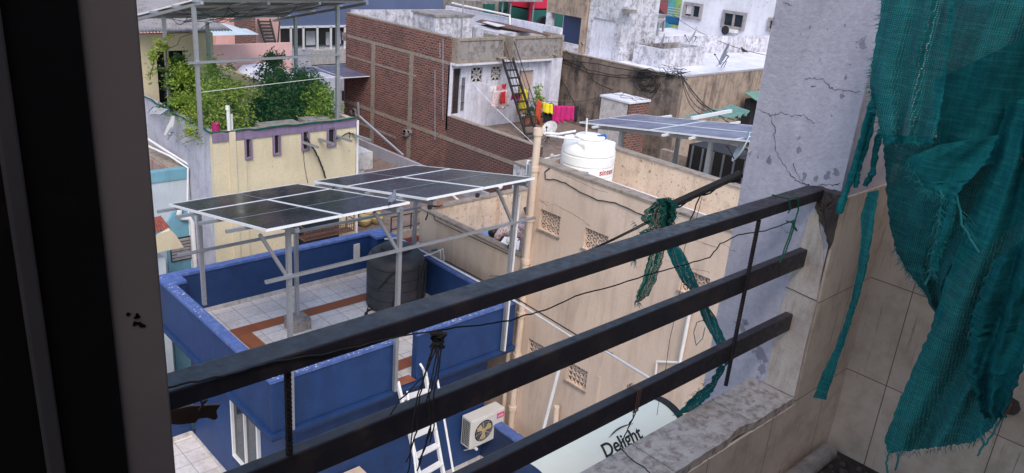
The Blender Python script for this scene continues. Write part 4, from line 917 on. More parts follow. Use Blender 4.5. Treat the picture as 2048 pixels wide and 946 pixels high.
# white tank on roof
cx_, cy_ = 11.05, 9.02
a = at(1174, 355, 'z', 8.56)
TZ = 8.56
WX_, WY_ = 10.82, 9.29
t = water_tank('white_water_tank', 'white plastic water tank with red lettering on the beige roof', (WX_, WY_, TZ), .49, 1.13, M['wtank'], M['wtank'], 4, .24)
for k in range(4):
    a = k*PI/2+.5; c0 = Vector((WX_+math.cos(a)*.33, WY_+math.sin(a)*.33, TZ+1.02))
    MB().box(c0.x-.11, c0.x+.11, c0.y-.11, c0.y+.11, TZ+.74, TZ+1.05).build('shoulder_block', M['wtank'], t, bevel=.03)
text_on_cyl('sintex', .15, (WX_, WY_, TZ), .49, .50, 2.62, M['red'], t, 'z', 0); text_on_cyl('pure', .09, (WX_, WY_, TZ), .49, .52, 3.60, M['bluep'], t, 'z', 0)
text_on_cyl('sintex', .15, (WX_, WY_, TZ), .49, .50, 4.35, M['red'], t, 'z', 0)
mb = MB(); pts = [(WX_+math.cos(3.6+i*.09)*.494, WY_+math.sin(3.6+i*.09)*.494, TZ+.49) for i in range(6)]; mb.tube(pts, .006, 4); mb.build('lettering', M['bluep'], t)

o = MB().tube([at(1152, 262, 'y', 9.25), at(1118, 268, 'y', 9.45), at(1090, 266, 'y', 9.68)], .022, 8).build('tank_pipe', M['pvc'], smooth=True); tag(o, 'upper white pipe joining the white tank to the tall drain pipe', 'pipe')
o = MB().tube([at(1160, 280, 'y', 9.2), at(1118, 274, 'y', 9.4), at(1092, 270, 'y', 9.68)], .02, 8).build('tank_pipe', M['pvc'], smooth=True); tag(o, 'lower white pipe running from the white tank to the tall drain pipe', 'pipe')
o = MB().tube([at(1172, 278, 'y', 9.3), at(1174, 237, 'y', 9.3)], .016, 8).build('vent_pipe', M['pvc'], smooth=True); tag(o, 'thin upright white vent pipe behind the white tank', 'pipe')
c0 = at(1195, 276, 'y', 9.15); o = MB().tube([c0, c0+Vector((.18, -.02, .01))], .05, 12).build('blue_bucket', M['bluecap'], smooth=True); tag(o, 'small blue plastic container on top of the white tank', 'container')
c0 = at(1196, 275, 'y', 9.0)
t = thing('pipe_run', 'white pipes with a round valve crossing behind the beige corner', 'pipe', at(1100, 320, 'y', 9.75))
mb = MB(); mb.tube([at(1120, 310, 'y', 9.8), at(1088, 318, 'y', 9.85), at(1055, 322, 'y', 9.9), at(1053, 350, 'y', 9.9)], .02, 8); mb.build('pipe', M['pvc'], t, smooth=True)
MB().sphere(at(1104, 312, 'y', 9.8), .045, 10, 8).build('valve', M['brass'], t)

# ================================================================ cream terrace with the woman
t = thing('cream_house', 'cream house with a walled roof terrace between blue house and beige house', 'house', (11.6, 11.5, 0))
mb = MB(); mb.box(10.0, 10.14, 9.95, 13.12, 0, 7.22); mb.build('side_wall', M['beige'], t)
MB().box(10.141, 14.2, 12.98, 13.12, 0, 7.22).build('back_wall', M['beige_old'], t)
MB().box(14.06, 14.2, 9.95, 12.979, 0, 7.2).build('far_wall', M['beige_old'], t); MB().box(10.141, 14.05, 9.95, 9.99, 0, 7.2).build('near_wall', M['beige'], t)
MB().box(10.141, 14.05, 9.991, 12.979, 5.8, 6.42).build('terrace_floor', M['roofw'], t)
mb = MB(); mb.box(9.985, 10.155, 9.955, 13.14, 7.221, 7.265); mb.box(10.156, 14.22, 12.965, 13.14, 7.221, 7.265); mb.build('coping', M['coping'], t)
mb = MB(); mb.quad((10.15, 12.6, 6.424), (14.0, 12.6, 6.424), (14.0, 12.95, 6.424), (10.15, 12.95, 6.424)); mb.quad((13.4, 10, 6.424), (14.0, 10, 6.424), (14.0, 12.6, 6.424), (13.4, 12.6, 6.424)); mb.build('blue_margin', plain('painted blue margin', (.10,.22,.55), .6, dirt=(.4,.45,.55)), t)
MB().box(12.1, 12.35, 12.85, 12.979, 6.43, 7.22).build('pier', M['beige_old'], t)
mb = MB(); mb.tube([at(u, v, 'x', 9.98) for u, v in ((866,428),(870,440),(900,455),(960,482),(1020,510))], .008, 5); o = mb.build('cable_line', M['hose']); tag(o, 'thin dark cable along the edge of the cream terrace wall', 'cable')
def globe(label, c, r, group='globe lamps on the cream terrace'):
    t = thing('globe_lamp', label, 'lamp', c, group); MB().lathe(c, [(.05, 0), (.05, .05), (.04, .06), (.04, .09)], 14).build('base', M['black'], t)
    MB().sphere((c[0], c[1], c[2]+.085+r*.93), r, 20, 14).build('globe', M['globe'], t, smooth=True)
globe('white globe lamp on the back wall of the cream terrace', (12.20, 13.05, 7.267), .082)
globe('white globe lamp on the near cream wall in front of the bending woman', (10.07, 10.34, 7.267), .082)
t = thing('bulb_lamp', 'small round bulb in a black holder on the far corner of the cream wall', 'lamp', (10.12, 12.95, 7.267)); MB().lathe((10.12, 12.95, 7.267), [(.05, 0), (.05, .09), (.025, .12)], 12).build('base', M['black'], t); MB().sphere((10.12, 12.95, 7.42), .042, 14, 10).build('bulb', M['globe'], t, smooth=True)
MB().tube([(10.1, 12.93, 7.3), (10.0, 12.85, 7.2), (9.985, 12.9, 7.05)], .015, 5).build('wire', M['hose'], t)
o = MB().lathe((10.36, 13.04, 7.267), [(.07, 0), (.15, .05), (.155, .055), (.14, .05), (.05, .012)], 22).build('clay_bowl', M['clay'], smooth=True); tag(o, 'shallow clay bowl beside the small bulb on the cream wall corner', 'bowl')
o = MB().lathe((11.55, 13.05, 7.267), [(.03, 0), (.05, .03), (.05, .09), (.02, .1)], 10).build('black_lamp_holder', M['black'], smooth=True); tag(o, 'small black lamp holder without a bulb on the cream back wall', 'lamp holder')

# woman bending
def skinned(name, verts, edges, radii, mat, parent, sub=2, root=0):
    me = bpy.data.meshes.new(name); me.from_pydata([tuple(v) for v in verts], edges, []); o = bpy.data.objects.new(name, me); COL.objects.link(o)
    sk = o.modifiers.new('skin', 'SKIN'); s2 = o.modifiers.new('sub', 'SUBSURF'); s2.levels = s2.render_levels = sub
    for i, r in enumerate(radii):
        d = me.skin_vertices[0].data[i]; d.radius = (r, r) if not isinstance(r, tuple) else r; d.use_root = (i == root)
    bpy.context.view_layer.update(); m2 = bpy.data.meshes.new_from_object(o.evaluated_get(bpy.context.evaluated_depsgraph_get())); bpy.data.objects.remove(o); bpy.data.meshes.remove(me)
    m2.name = name; m2.materials.append(mat)
    for p in m2.polygons: p.use_smooth = True
    o = bpy.data.objects.new(name, m2); COL.objects.link(o); o.parent = parent; o.matrix_parent_inverse = Matrix.Translation(-wloc(parent)); return o
hip = at(1046, 478, 'x', 10.75); hip.z = 7.22; hip = Vector((10.85, 10.62, 7.30))
sh = Vector((10.62, 11.13, 7.28)); zf_ = 6.425
t = thing('person', 'person in a pink and white floral dress bending forward on the cream terrace', 'person', (hip.x, hip.y, zf_))
q = Vector((.9, .42, 0)).normalized()
H = lambda s, z, f=0: hip+q*s+Vector((0, 0, z-hip.z))+Vector((-.42, .9, 0))*f
vb = [hip, hip.lerp(sh, .4)+Vector((0,0,.05)), sh, sh+Vector((-.04, .10, -.05)), sh+Vector((-.07, .17, -.10)),
      sh+q*.17+Vector((0,0,-.02)), sh+q*.19+Vector((-.03,.12,-.28)), sh+q*.14+Vector((-.06,.22,-.46)), sh+q*.12+Vector((-.08,.26,-.53)),
      sh-q*.17+Vector((0,0,-.02)), sh-q*.19+Vector((-.03,.12,-.28)), sh-q*.14+Vector((-.06,.22,-.46)), sh-q*.12+Vector((-.08,.26,-.53)),
      H(.1, 7.2), H(.11, 6.88, .06), H(.11, 6.50, 0), H(.11, 6.455, .14), H(-.1, 7.2), H(-.11, 6.88, .06), H(-.11, 6.50, 0), H(-.11, 6.455, .14)]
eb = [(0,1),(1,2),(2,3),(3,4),(2,5),(5,6),(6,7),(7,8),(2,9),(9,10),(10,11),(11,12),(0,13),(13,14),(14,15),(15,16),(0,17),(17,18),(18,19),(19,20)]
rb = [.15,.125,.12,.055,.06,.055,.042,.032,.028,.055,.042,.032,.028,.10,.065,.045,.035,.10,.065,.045,.035]
skinned('body', vb, eb, rb, M['skin'], t)
MB().sphere(sh+Vector((-.09, .21, -.13)), .098, 18, 12).build('head', M['skin'], t, smooth=True)
mb = MB(); hc = sh+Vector((-.085, .205, -.105)); mb.sphere(hc, .112, 18, 12); mb.sphere(hc+Vector((.03,-.06,.07)), .05, 12, 8); mb.build('hair', M['hair'], t, smooth=True)
dv = [hip+Vector((0,0,-.02)), hip+Vector((0,0,.0)), hip.lerp(sh, .35)+Vector((0,0,.06)), hip.lerp(sh, .75)+Vector((0,0,.04)), sh+Vector((0,0,0)), sh+q*.16, sh+q*.2+Vector((-.02,.08,-.16)), sh-q*.16, sh-q*.2+Vector((-.02,.08,-.16)), H(0, 6.98, -.02), H(0, 6.68, 0)]
skinned('dress', dv, [(0,1),(1,2),(2,3),(3,4),(4,5),(5,6),(4,7),(7,8),(0,9),(9,10)], [.2,.2,.17,.155,.14,.085,.075,.085,.075,.21,.23], M['floral'], t)
for s_ in (-1, 1):
    hb_ = sh+q*s_*.12+Vector((-.08,.26,-.53))
    for k in range(5): MB().tube([hb_+q*(k-2)*.014, hb_+q*(k-2)*.018+Vector((-.01,.03,-.05)), hb_+q*(k-2)*.018+Vector((-.005,.035,-.085))], [.009,.008,.006], 6).build('finger', M['skin'], t, smooth=True)
o = MB().lathe(at(1064, 420, 'y', 12.6), [(.12, -.2), (.2, .0), (.21, .02), (.19, .0)], 20).build('metal_basin', M['black'], smooth=True); tag(o, 'dark basin by the far corner pipe of the cream terrace', 'basin')

# ================================================================ yellow house with roof garden
YX0, YX1, YY0, YY1, YT, YF = 6.95, 10.52, 16.5, 24.4, 8.43, 7.65
t = thing('yellow_house', 'pale yellow house with mauve trimmed slots and a green roof garden', 'house', (8.7, 20, 0))
slots = []
for (u0, v0, u1, v1) in ((487,273,504,317), (544,265,561,309), (602,258,618,300), (653,251,671,292)):
    a, b_ = at(u0, v0, 'y', YY0), at(u1, v1, 'y', YY0); slots.append((a.x, b_.x, b_.z, a.z-.02))
FW = .042
gh = (at(597, 470, 'y', YY0).x, at(683, 440, 'y', YY0).x, 5.35, 6.5)
mb = MB(); walls(mb, 'y', YY0, YY0+.16, YX0, YX1, 0, YT-.16, [(a+FW, b_-FW, c_+FW, d_-FW) for a, b_, c_, d_ in slots]+[gh])
mb.build('front_wall', M['yellow'], t)
for a, b_, c_, d_ in slots:
    mb = MB(); y0_, y1_ = YY0-.045, YY0+.1
    mb.box(a, b_, y0_, YY0-.001, c_, c_+FW); mb.box(a, b_, y0_, YY0-.001, d_-FW, d_); mb.box(a, a+FW, y0_, YY0-.001, c_+FW, d_-FW); mb.box(b_-FW, b_, y0_, YY0-.001, c_+FW, d_-FW)
    f = mb.build('slot_window', M['mauve'], t); MB().box(a+FW-.002, b_-FW+.002, YY0+.015, YY0+.025, c_+FW-.002, d_-FW+.002).build('pane', M['dark'], f)
px_ = at(458, 262, 'y', YY0).x
MB().box(YX0-.012, px_-.02, YY0-.03, YY0-.001, YT-.2, YT-.02).build('mauve_band', M['mauve'], t); MB().box(px_+.12, YX1+.012, YY0-.03, YY0-.001, YT-.2, YT-.02).build('mauve_band', M['mauve'], t)
MB().box(YX1+.001, YX1+.03, YY0-.028, YY0+2, YT-.2, YT-.02).build('mauve_band', M['mauve'], t)
MB().box(YX0-.01, YX1+.02, YY0-.02, YY0+.18, YT-.019, YT).build('parapet_cap', M['coping'], t)
MB().box(YX0+.161, YX1, YY0+.001, YY0+.159, YT-.159, YT-.02).build('parapet_top', M['yellow'], t)
MB().box(px_-.02, px_+.12, YY0-.055, YY0-.002, 0, YT).build('pilaster', M['yellow'], t)
MB().box(px_+.12, px_+.36, YY0-.025, YY0-.002, 0, YT-.22).build('pilaster', M['yellow'], t)
walls(MB(), 'x', YX0, YX0+.16, YY0+.161, YY1, 0, YT-.02).build('side_wall', M['greyw'], t)
MB().box(YX0+.02, YX0+.14, YY0-.001, YY0+.16, YT-.16, YT-.02).build('corner', M['yellow'], t)
MB().box(YX1-.12, YX1, YY0+.161, YY1, 0, YT-.02).build('side_wall', M['yellow'], t)
MB().box(YX1-.12, YX1, 18.6, 24.4, YT-.019, YT+.0).build('parapet_cap', M['ochre'], t)
MB().box(YX0+.161, YX1-.121, YY0+.161, YY1, 5, YF).build('terrace', M['conc'], t)
# roof room
mb = MB(); walls(mb, 'y', 21.0, 21.15, 6.9, 9.0, YF, 9.86, [(7.52, 8.24, YF, 9.43)]); mb.box(6.9, 7.05, 21.151, 24, YF, 9.86); mb.box(8.86, 9.0, 21.151, 24, YF, 9.86); mb.build('roof_room', M['yellow'], t)
MB().box(7.3, 8.5, 21.6, 21.7, YF, 9.5).build('doorway_dark_sheet', M['dark'], t)  # near-black sheet painted as the unlit inside of the doorway
rt_ = [(6.2, 20.7, 10.02), (9.35, 20.7, 9.98), (9.35, 24.0, 10.35), (6.2, 24.0, 10.4)]
mb = MB(); n = 240; vs = []
for i in range(n+1):
    x = 6.2+3.2*i/n; dz = .022*math.sin(i*PI/3); vs += [(x, 20.7, 9.95+dz), (x, 24.1, 10.45+dz)]
mb.add(vs, [(2*i, 2*i+2, 2*i+3, 2*i+1) for i in range(n)]); mb.build('sheet_roof', M['asb'], t)
# grilles and window cage
MB().box(gh[0]-.01, gh[1]+.01, YY0+.11, YY0+.12, gh[2], gh[3]).build('dark_window', M['glass'], t)
cage = MB(); x0, x1, z0, z1, yo = gh[0]-.05, gh[1]+.12, at(605, 482, 'y', YY0-.35).z, at(605, 458, 'y', YY0-.35).z, YY0-.38
for k in range(23): x = x0+(x1-x0)*k/22; cage.bar((x, yo, z0), (x, yo, z1), .012, .012); cage.bar((x, yo, z0), (x, YY0-.01, z0), .012, .012)
for k in range(4): z = z0+(z1-z0)*k/3; cage.bar((x0, yo, z), (x1, yo, z), .016, .016)
for k in range(4): y = yo+(YY0-yo)*k/4; cage.bar((x0, y, z0), (x1, y, z0), .014, .014)
for x in (x0, x1): cage.bar((x, yo, z0-.02), (x, yo, z1+.02), .025, .025); cage.bar((x, yo, z1), (x, YY0-.01, z1+.02), .02, .02); cage.bar((x, yo, z0), (x, YY0-.01, z0), .02, .02)
for x in (x1,):
    cage.bar((x, yo, z1), (x, yo, z1+.5), .02, .02); cage.bar((x, YY0-.03, z0), (x, YY0-.03, z1+.6), .02, .02)
cage.build('window_cage', M['rust'], t)
# brackets on the wall
for u, v, L in ((627,287,.5), (660,281,.5), (694,275,.5), (728,272,.6)):
    a = at(u-22, v-3, 'y', YY0-.02); MB().bar(a, a+Vector((.12, -L, -.02)), .05, .05).build('wall_bracket', M['galv'], t)
rr = random.Random(41)
mb = MB(); mb.tube(wiggle([at(u, v, 'y', YY0-.08) for u, v in ((612,275),(622,290),(634,310),(645,335),(651,356))], .008, 5, rr), .022, 6)
mb.tube(wiggle([at(u, v, 'y', YY0-.02) for u, v in ((607,300),(608,320),(612,350),(616,366))], .008, 5, rr), .006, 5)
mb.tube(wiggle([at(u, v, 'y', YY0-.06) for u, v in ((672,278),(685,272),(697,266),(706,268),(714,272))], .01, 5, rr), .015, 6); mb.tube(wiggle([at(u, v, 'y', YY0-.06) for u, v in ((690,270),(700,264),(699,276))], .01, 5, rr), .01, 6)
o = mb.build('wall_cable', M['hose']); tag(o, 'thick black cables hanging out of the slots of the yellow wall', 'cable')
MB().tube([(YX1+.03, YY0-.03, 0), (YX1+.03, YY0-.03, YT-.05)], .03, 8).build('corner_pipe', M['pvc'], t)
# white pots: upright pipes, magenta pot
o = MB(); o.tube([at(458, 262, 'y', 16.6), at(456, 213, 'y', 16.6)], .04, 10); o.tube([at(455, 220, 'y', 16.6), at(455, 211, 'y', 16.6)], .045, 10); o.tube([at(464, 262, 'y', 16.65), at(463, 228, 'y', 16.65)], .028, 8)
o = o.build('vent_pipe', M['pvc'], smooth=True); tag(o, 'pair of white upright vent pipes on the edge of the yellow parapet', 'pipe')
c0 = Vector((at(431, 264, 'y', 16.6).x, 16.58, YT+.002)); t3 = thing('magenta_pot', 'magenta cylindrical pot on the corner of the yellow parapet', 'pot', c0)
MB().lathe(c0, [(.075, 0), (.085, .17), (.09, .17), (.09, .19), (.08, .19), (.07, .15)], 18).build('pot', plain('magenta glaze', (.35,.015,.12), .5), t3, smooth=True)
# window ledge boxes at right of yellow house
t3 = thing('balcony_ledge', 'two small white balcony ledges on the right side of the yellow house', 'ledge', (10.9, 17, 5))
for (u0, v0, u1, v1) in ((716,305,745,345), (715,338,727,372)):
    a = at(u0, v0, 'y', 16.9); b_ = at(u1, v1-8, 'y', 16.9); mb = MB(); mb.box(10.54, b_.x, 16.9, 17.9, b_.z, a.z-.03); mb.build('ledge', M['skirt'], t3)
# ---- upper solar canopy
t = thing('solar_canopy', 'tall solar canopy over the roof garden of the yellow house', 'solar panels', (8.7, 18.5, YT))
zc_ = lambda y: 11.30-.215*(y-16.2)
for k in range(3):
    x0 = 6.9-.02+k*1.14*1.10; 
xs_ = [6.86+i*1.285 for i in range(3)]
for i in range(3):
    for j in range(2):
        ya = 15.95+j*2.33; x0 = 6.86+i*1.285
        ex = Vector((1.27, 0, 0)); ey = Vector((0, 2.31, zc_(ya+2.31)-zc_(ya))); array(t, [(Vector((x0, ya, zc_(ya))), ex, ey, 'x')], M['solar'])
for x in (6.78, 8.2, 9.4, 10.62): MB().bar((x, 16.25, zc_(16.25)-.14), (x, 20.8, zc_(20.8)-.14), .06, .06).build('rafter', M['galv'], t)
for y in (16.5, 17.6, 18.9, 20.2): MB().bar((6.7, y, zc_(y)-.075), (10.8, y, zc_(y)-.075), .05, .05).build('purlin', M['galv'], t)
for x, y, z0 in ((6.75, 16.6, YT), (10.06, 16.6, YT), (6.95+.08, 19.0, YT), (10.46, 19.3, YT), (8.7, 20.6, YF)):
    MB().bar((x, y, z0), (x, y, zc_(y)-.16), .075, .075).build('post', M['galv'], t)
MB().bar((6.55, 16.54, 9.93), (10.1, 16.54, 9.97), .06, .05).build('cross_tube', M['galv'], t)
mb = MB(); rr = random.Random(9)
for k in range(9): a = Vector((rr.uniform(6.9, 10.3), rr.uniform(16.6, 20.4), 0)); b_ = Vector((rr.uniform(6.9, 10.3), rr.uniform(16.6, 20.4), 0)); a.z = zc_(a.y)-.1; b_.z = zc_(b_.y)-.1; mb.tube(sag(a, b_, .18, 8), .007, 4)
mb.build('cables', M['hose'], t)
o = MB().tube([(6.75, 16.6, 9.55-.25), (10.06, 16.6, 9.45)], .006, 4).build('wire', M['pvc']); tag(o, 'thin wire stretched between the canopy posts over the shrubs', 'wire')
# thin net around garden edges (rolled on the parapet)
mb = MB(); rr = random.Random(10)
mb.tube(wiggle([(YX0-.02, 21, YT+.03), (YX0-.03, 18.5, YT+.01), (YX0-.02, 16.5, YT+.02), (8.4, 16.44, YT+.01), (10.5, 16.45, YT+.03)], .02, 9, rr), .02, 6)
o = mb.build('green_netting', M['greennet']); tag(o, 'rolled green netting along the parapet edge of the roof garden', 'net')
m, nt, b = newmat('fine garden net'); tr = nt.nodes.new('ShaderNodeBsdfTransparent'); ms = nt.nodes.new('ShaderNodeMixShader'); ms.inputs[0].default_value = .05
b.inputs['Base Color'].default_value = (.01, .22, .15, 1); nt.links.new(tr.outputs[0], ms.inputs[1]); nt.links.new(b.outputs[0], ms.inputs[2]); nt.links.new(ms.outputs[0], nt.nodes['Material Output'].inputs[0]); M['fine'] = m
t3 = thing('garden_net', 'fine see-through green net stretched across the front of the roof garden', 'net', (8.4, 16.56, YT))
vs = []; fs = []; n = 24
for i in range(n+1):
    for j in range(6): x = 6.72+3.36*i/n; z = YT+.0+2.6*j/5*(1 if i < n else 1); vs.append((x, 16.575+.03*math.sin(i*.9)*math.sin(j), z-.04*math.sin(i/n*PI*3)*(j/5)))
for i in range(n):
    for j in range(5): a = i*6+j; fs.append((a, a+1, a+7, a+6))
MB().add(vs, fs).build('front_net', M['fine'], t3, smooth=True)
# ---- shrubs
def leaf_cluster(mb, c, R, n, size, rr, squash=1.0, hang=0):
    cl = [(Vector((rr.gauss(0, .45)*R.x, rr.gauss(0, .45)*R.y, rr.uniform(-.95, 1)*R.z)), rr.uniform(.16, .36)) for _ in range(max(7, int(n/55)))]
    for i in range(n):
        k, kr = cl[rr.randrange(len(cl))]; wid = math.sqrt(max(.08, 1-(k.z/R.z)**2*.8))
        p = Vector((k.x*wid, k.y*wid, k.z)) + Vector((rr.gauss(0, 1), rr.gauss(0, 1), rr.gauss(0, .8)))*kr*min(R.x, R.z)*.8
        p = c+p; s = size*rr.uniform(.6, 1.3); d = Vector((rr.gauss(0, 1), rr.gauss(0, 1), rr.gauss(-.2, .6))).normalized(); q = d.cross(Vector((rr.gauss(0, 1), rr.gauss(0, 1), rr.gauss(0, 1)))).normalized()
        mb.quad(p-d*s, p+q*s*.42, p+d*s, p-q*s*.42)
def shrub(label, base, h, rx, ry, leaf, seed, n=1500, size=.035, pot=True, name='shrub', group='potted shrubs in the roof garden', potmat=None):
    rr = random.Random(seed); base = Vector(base); t = thing(name, label, 'plant', base, group)
    if pot: MB().lathe(base, [(.13, 0), (.19, .30), (.21, .30), (.21, .34), (.18, .34), (.16, .26)], 18).build('pot', potmat or M['clay'], t, smooth=True)
    mb = MB(); zb = .28 if pot else 0
    mb.tube(wiggle([base+Vector((0, 0, zb)), base+Vector((.03, .02, h*.5)), base+Vector((0, 0, h*.85))], .02, 3, rr), [.03, .028, .025, .022, .018, .012, .008], 6)
    for k in range(9):
        z = h*rr.uniform(.3, .75); a = rr.uniform(0, 6.28); L = rr.uniform(.3, .8)*rx; mb.tube([base+Vector((0, 0, z)), base+Vector((math.cos(a)*L*.6, math.sin(a)*L*.6, z+.12)), base+Vector((math.cos(a)*L, math.sin(a)*L, z+.3))], [.014, .010, .004], 5)
    mb.build('stems', M['stem'], t)
    mb = MB(); zm = (h+zb)/2+.05; leaf_cluster(mb, base+Vector((0, 0, zm)), Vector((rx, ry, (h-zb)/2)), n, size, rr)
    mb.build('foliage', M[leaf], t); return t
pl_ = [ # u, v-of-base-ish, Y, height, rx, leaf, label
 (300, 250, 18.6, 1.55, .42, 'leaf1', 'feathery light green shrub at the far left of the roof garden'),
 (345, 250, 19.0, 1.75, .38, 'leaf2', 'tall dark shrub in front of the dark doorway of the roof room'),
 (372, 262, 17.6, 1.25, .48, 'leaf1', 'broad yellow green shrub between the two left canopy posts'),
 (438, 262, 18.2, 1.75, .42, 'leaf1', 'tall leafy shrub just right of the front left canopy post'),
 (465, 262, 17.4, 1.35, .55, 'leaf3', 'bushy bright shrub behind the white vent pipes'),
 (412, 262, 17.2, 1.05, .38, 'leaf3', 'small yellowish shrub in a brown pot by the front left post'),
 (520, 250, 18.0, .85, .32, 'leaf2', 'dark dense shrub left of the middle of the garden'),
 (560, 245, 17.5, 1.55, .46, 'leaf2', 'pointed green shrub in the middle of the garden'),
 (548, 245, 18.6, 1.75, .4, 'leaf2', 'upright dark shrub with thin tips in the middle rear'),
 (605, 240, 17.6, 1.5, .52, 'leaf2', 'dark rounded shrub right of the middle canopy post'),
 (640, 238, 17.2, 1.2, .42, 'leaf1', 'light loose shrub in a clay pot near the right corner'),
 (662, 225, 18.0, 1.2, .42, 'leaf3', 'airy pale shrub at the right end of the roof garden'),
]
for k, (u, v, Y, h, rx, lf, lab) in enumerate(pl_):
    x = at(u, v, 'y', Y).x; x = min(max(x, YX0+.35), YX1-.4); shrub(lab, (x, Y, YF+.001), h+.2, rx*1.05, rx*.95, lf, 50+k, int(4200*rx/.45), .042)
# climbing vine on left post
t3 = thing('climbing_vine', 'yellow green vine climbing the left rear canopy post', 'plant', (7.03, 18.9, YT)); rr = random.Random(77)
mb = MB(); vp = wiggle([(7.0, 18.9, 8.3), (7.06, 18.95, 9.2), (6.98, 18.9, 9.9), (6.75, 18.7, 10.0), (6.5, 18.4, 9.75), (6.35, 18.2, 9.3)], .04, 5, rr); mb.tube(vp, .012, 5); mb.tube(wiggle([(7.0, 18.9, 9.8), (7.5, 18.6, 10.25), (8.0, 18.0, 10.6)], .05, 5, rr), .008, 5); mb.build('stems', M['stem'], t3)
mb = MB()
for p in vp:
    leaf_cluster(mb, Vector(p), Vector((.14, .14, .12)), 34 if p.z > 9.4 or p.z < 8.8 else 14, .032, rr)
leaf_cluster(mb, Vector((7.0, 18.9, 10.0)), Vector((.25, .2, .16)), 160, .034, rr); leaf_cluster(mb, Vector((6.5, 18.4, 9.75)), Vector((.25, .2, .16)), 140, .034, rr); mb.build('foliage', M['leaf3'], t3)
o = MB().box(8.2, 9.15, 16.75, 17.1, YT-.3, YT-.02).build('planter_box', M['asb'], bevel=.01); tag(o, 'flat grey planter box behind the front parapet of the garden', 'planter')
o = MB().box(9.3, 9.95, 16.75, 17.1, YT-.3, YT+.01).build('planter_box', M['asb'], bevel=.01); tag(o, 'pale stone planter box near the right corner of the garden', 'planter')
# drying rack + dish on side wall of yellow house
t3 = thing('drying_rack', 'small white and blue drying rack folded on the side wall of the yellow house', 'rack', (6.8, 19.6, YT))
mb = MB(); a0, a1, b0, b1 = at(297, 225, 'x', 6.85), at(338, 220, 'x', 6.7), at(302, 215, 'x', 6.85), at(330, 228, 'x', 6.75)
for k in range(5): s = k/4; mb.tube([at(303-4*s*2, 216+10*s, 'x', 6.88), at(338-14*s, 219+9*s, 'x', 6.6)], .010, 5)
mb.build('bars', M['pvc'], t3); MB().tube([at(296, 226, 'x', 6.86), at(306, 214, 'x', 6.86)], .014, 5).build('end_bar', M['bluecap'], t3); MB().tube([at(338, 218, 'x', 6.6), at(322, 230, 'x', 6.6)], .014, 5).build('end_bar', M['bluecap'], t3)
def dish(name, label, c, nrm, R, mat, group=None, arm=True, mast=None, sidev=None):
    c = Vector(c); nrm = Vector(nrm).normalized(); t = thing(name, label, 'satellite dish', c, group)
    a = nrm.cross(Vector((0, 0, 1))).normalized(); b_ = a.cross(nrm); mb = MB(); vs = []; fs = []; n = 28; m_ = 5
    for k in range(m_+1):
        r = R*k/m_ if k else .002
        for i in range(n): an = 2*PI*i/n; vs.append(c+(a*math.cos(an)+b_*math.sin(an)*1.08)*r+nrm*(.22*r*r/R))
    N_ = len(vs); vs += [v-nrm*.012 for v in vs]
    for k in range(m_):
        for i in range(n): j = (i+1) % n; q = (k*n+i, k*n+j, (k+1)*n+j, (k+1)*n+i); fs.append(q); fs.append(tuple(N_+x for x in q[::-1]))
    for i in range(n): j = (i+1) % n; fs.append((m_*n+i, m_*n+j, N_+m_*n+j, N_+m_*n+i))
    mb.add(vs, fs); mb.build('reflector', mat, t, smooth=True)
    f = c+nrm*R*.95-b_*R*.35
    mb = MB(); mb.tube([c-b_*R, f], .013, 5); mb.sphere(f, .04, 8, 6); mb.build('feed_arm', M['black'], t)
    if mast:
        MB().tube([c-nrm*.02, c-nrm*.12, Vector(mast)], .02, 6).build('mast', M['black'], t)
        mb = MB()
        for q in ((.25, 0), (-.12, .2), (-.12, -.2)): mb.tube([c-nrm*.12+(Vector(mast)-c)*.4, Vector(mast)+Vector((q[0], q[1], 0))], .010, 5)
        mb.build('stays', M['black'], t)
    return t
dc = at(345, 255, 'x', 6.7); t3 = thing('satellite_dish', 'white satellite dish seen edge on, on the grey side wall of the yellow house', 'satellite dish', dc)
MB().prism([at(u, v, 'x', 6.72) for u, v in ((350,232),(347,255),(337,272),(333,270),(341,250))], (-.05, .05, 0)).build('reflector', M['pvc'], t3, bevel=.01)
mb = MB(); mb.tube(wiggle([at(u, v, 'x', 6.8) for u, v in ((335,280),(345,262),(352,275),(365,290),(380,302))], .01, 3, rr), .012, 5); mb.tube([at(352, 283, 'x', 6.8), at(374, 271, 'x', 6.85)], .012, 5); mb.tube([at(362, 289, 'x', 6.8), at(387, 279, 'x', 6.9)], .012, 5); mb.sphere(at(340, 268, 'x', 6.72), .05, 8, 6); mb.build('mount', M['galv'], t3)

# ================================================================ light blue house at left
t = thing('light_blue_house', 'light blue house with an open stained roof yard left of the yellow house', 'house', (5, 20, 0))
MB().box(2.5, 6.94, 17.9, 18.05, 0, 7.06).build('front_wall', M['palecyan'], t)
MB().box(2.5, 6.94, 17.87, 18.07, 7.061, 7.3).build('parapet_band', M['cyan'], t)
MB().box(6.55, 6.94, 18.071, 23, 5.6, 7.3).build('side_parapet', M['coping'], t)
MB().box(2.5, 6.54, 18.071, 23, 5, 6.2).build('roof', M['conc'], t)
MB().box(2.5, 6.54, 22.0, 22.2, 6.2, 7.9).build('back_wall', M['orange'], t)
MB().box(6.50, 6.545, 18.08, 22.0, 6.2, 7.28).build('stained_wall', M['orange'], t)
ar = [at(u, v, 'y', 17.85) for u, v in ((334,520),(332,470),(335,445),(345,425),(360,414),(385,418),(390,530))]; 
zb_ = 3.0; poly = [Vector((p.x, 17.895, p.z)) for p in ar]; poly[0].z = 0; poly[-1].z = 0; poly[-1].x = poly[-2].x
MB().prism(poly, (0, -.09, 0)).build('arched_panel', M['cyan'], t)
a, b_ = at(341, 483, 'y', 17.8), at(380, 512, 'y', 17.8); mb = MB()
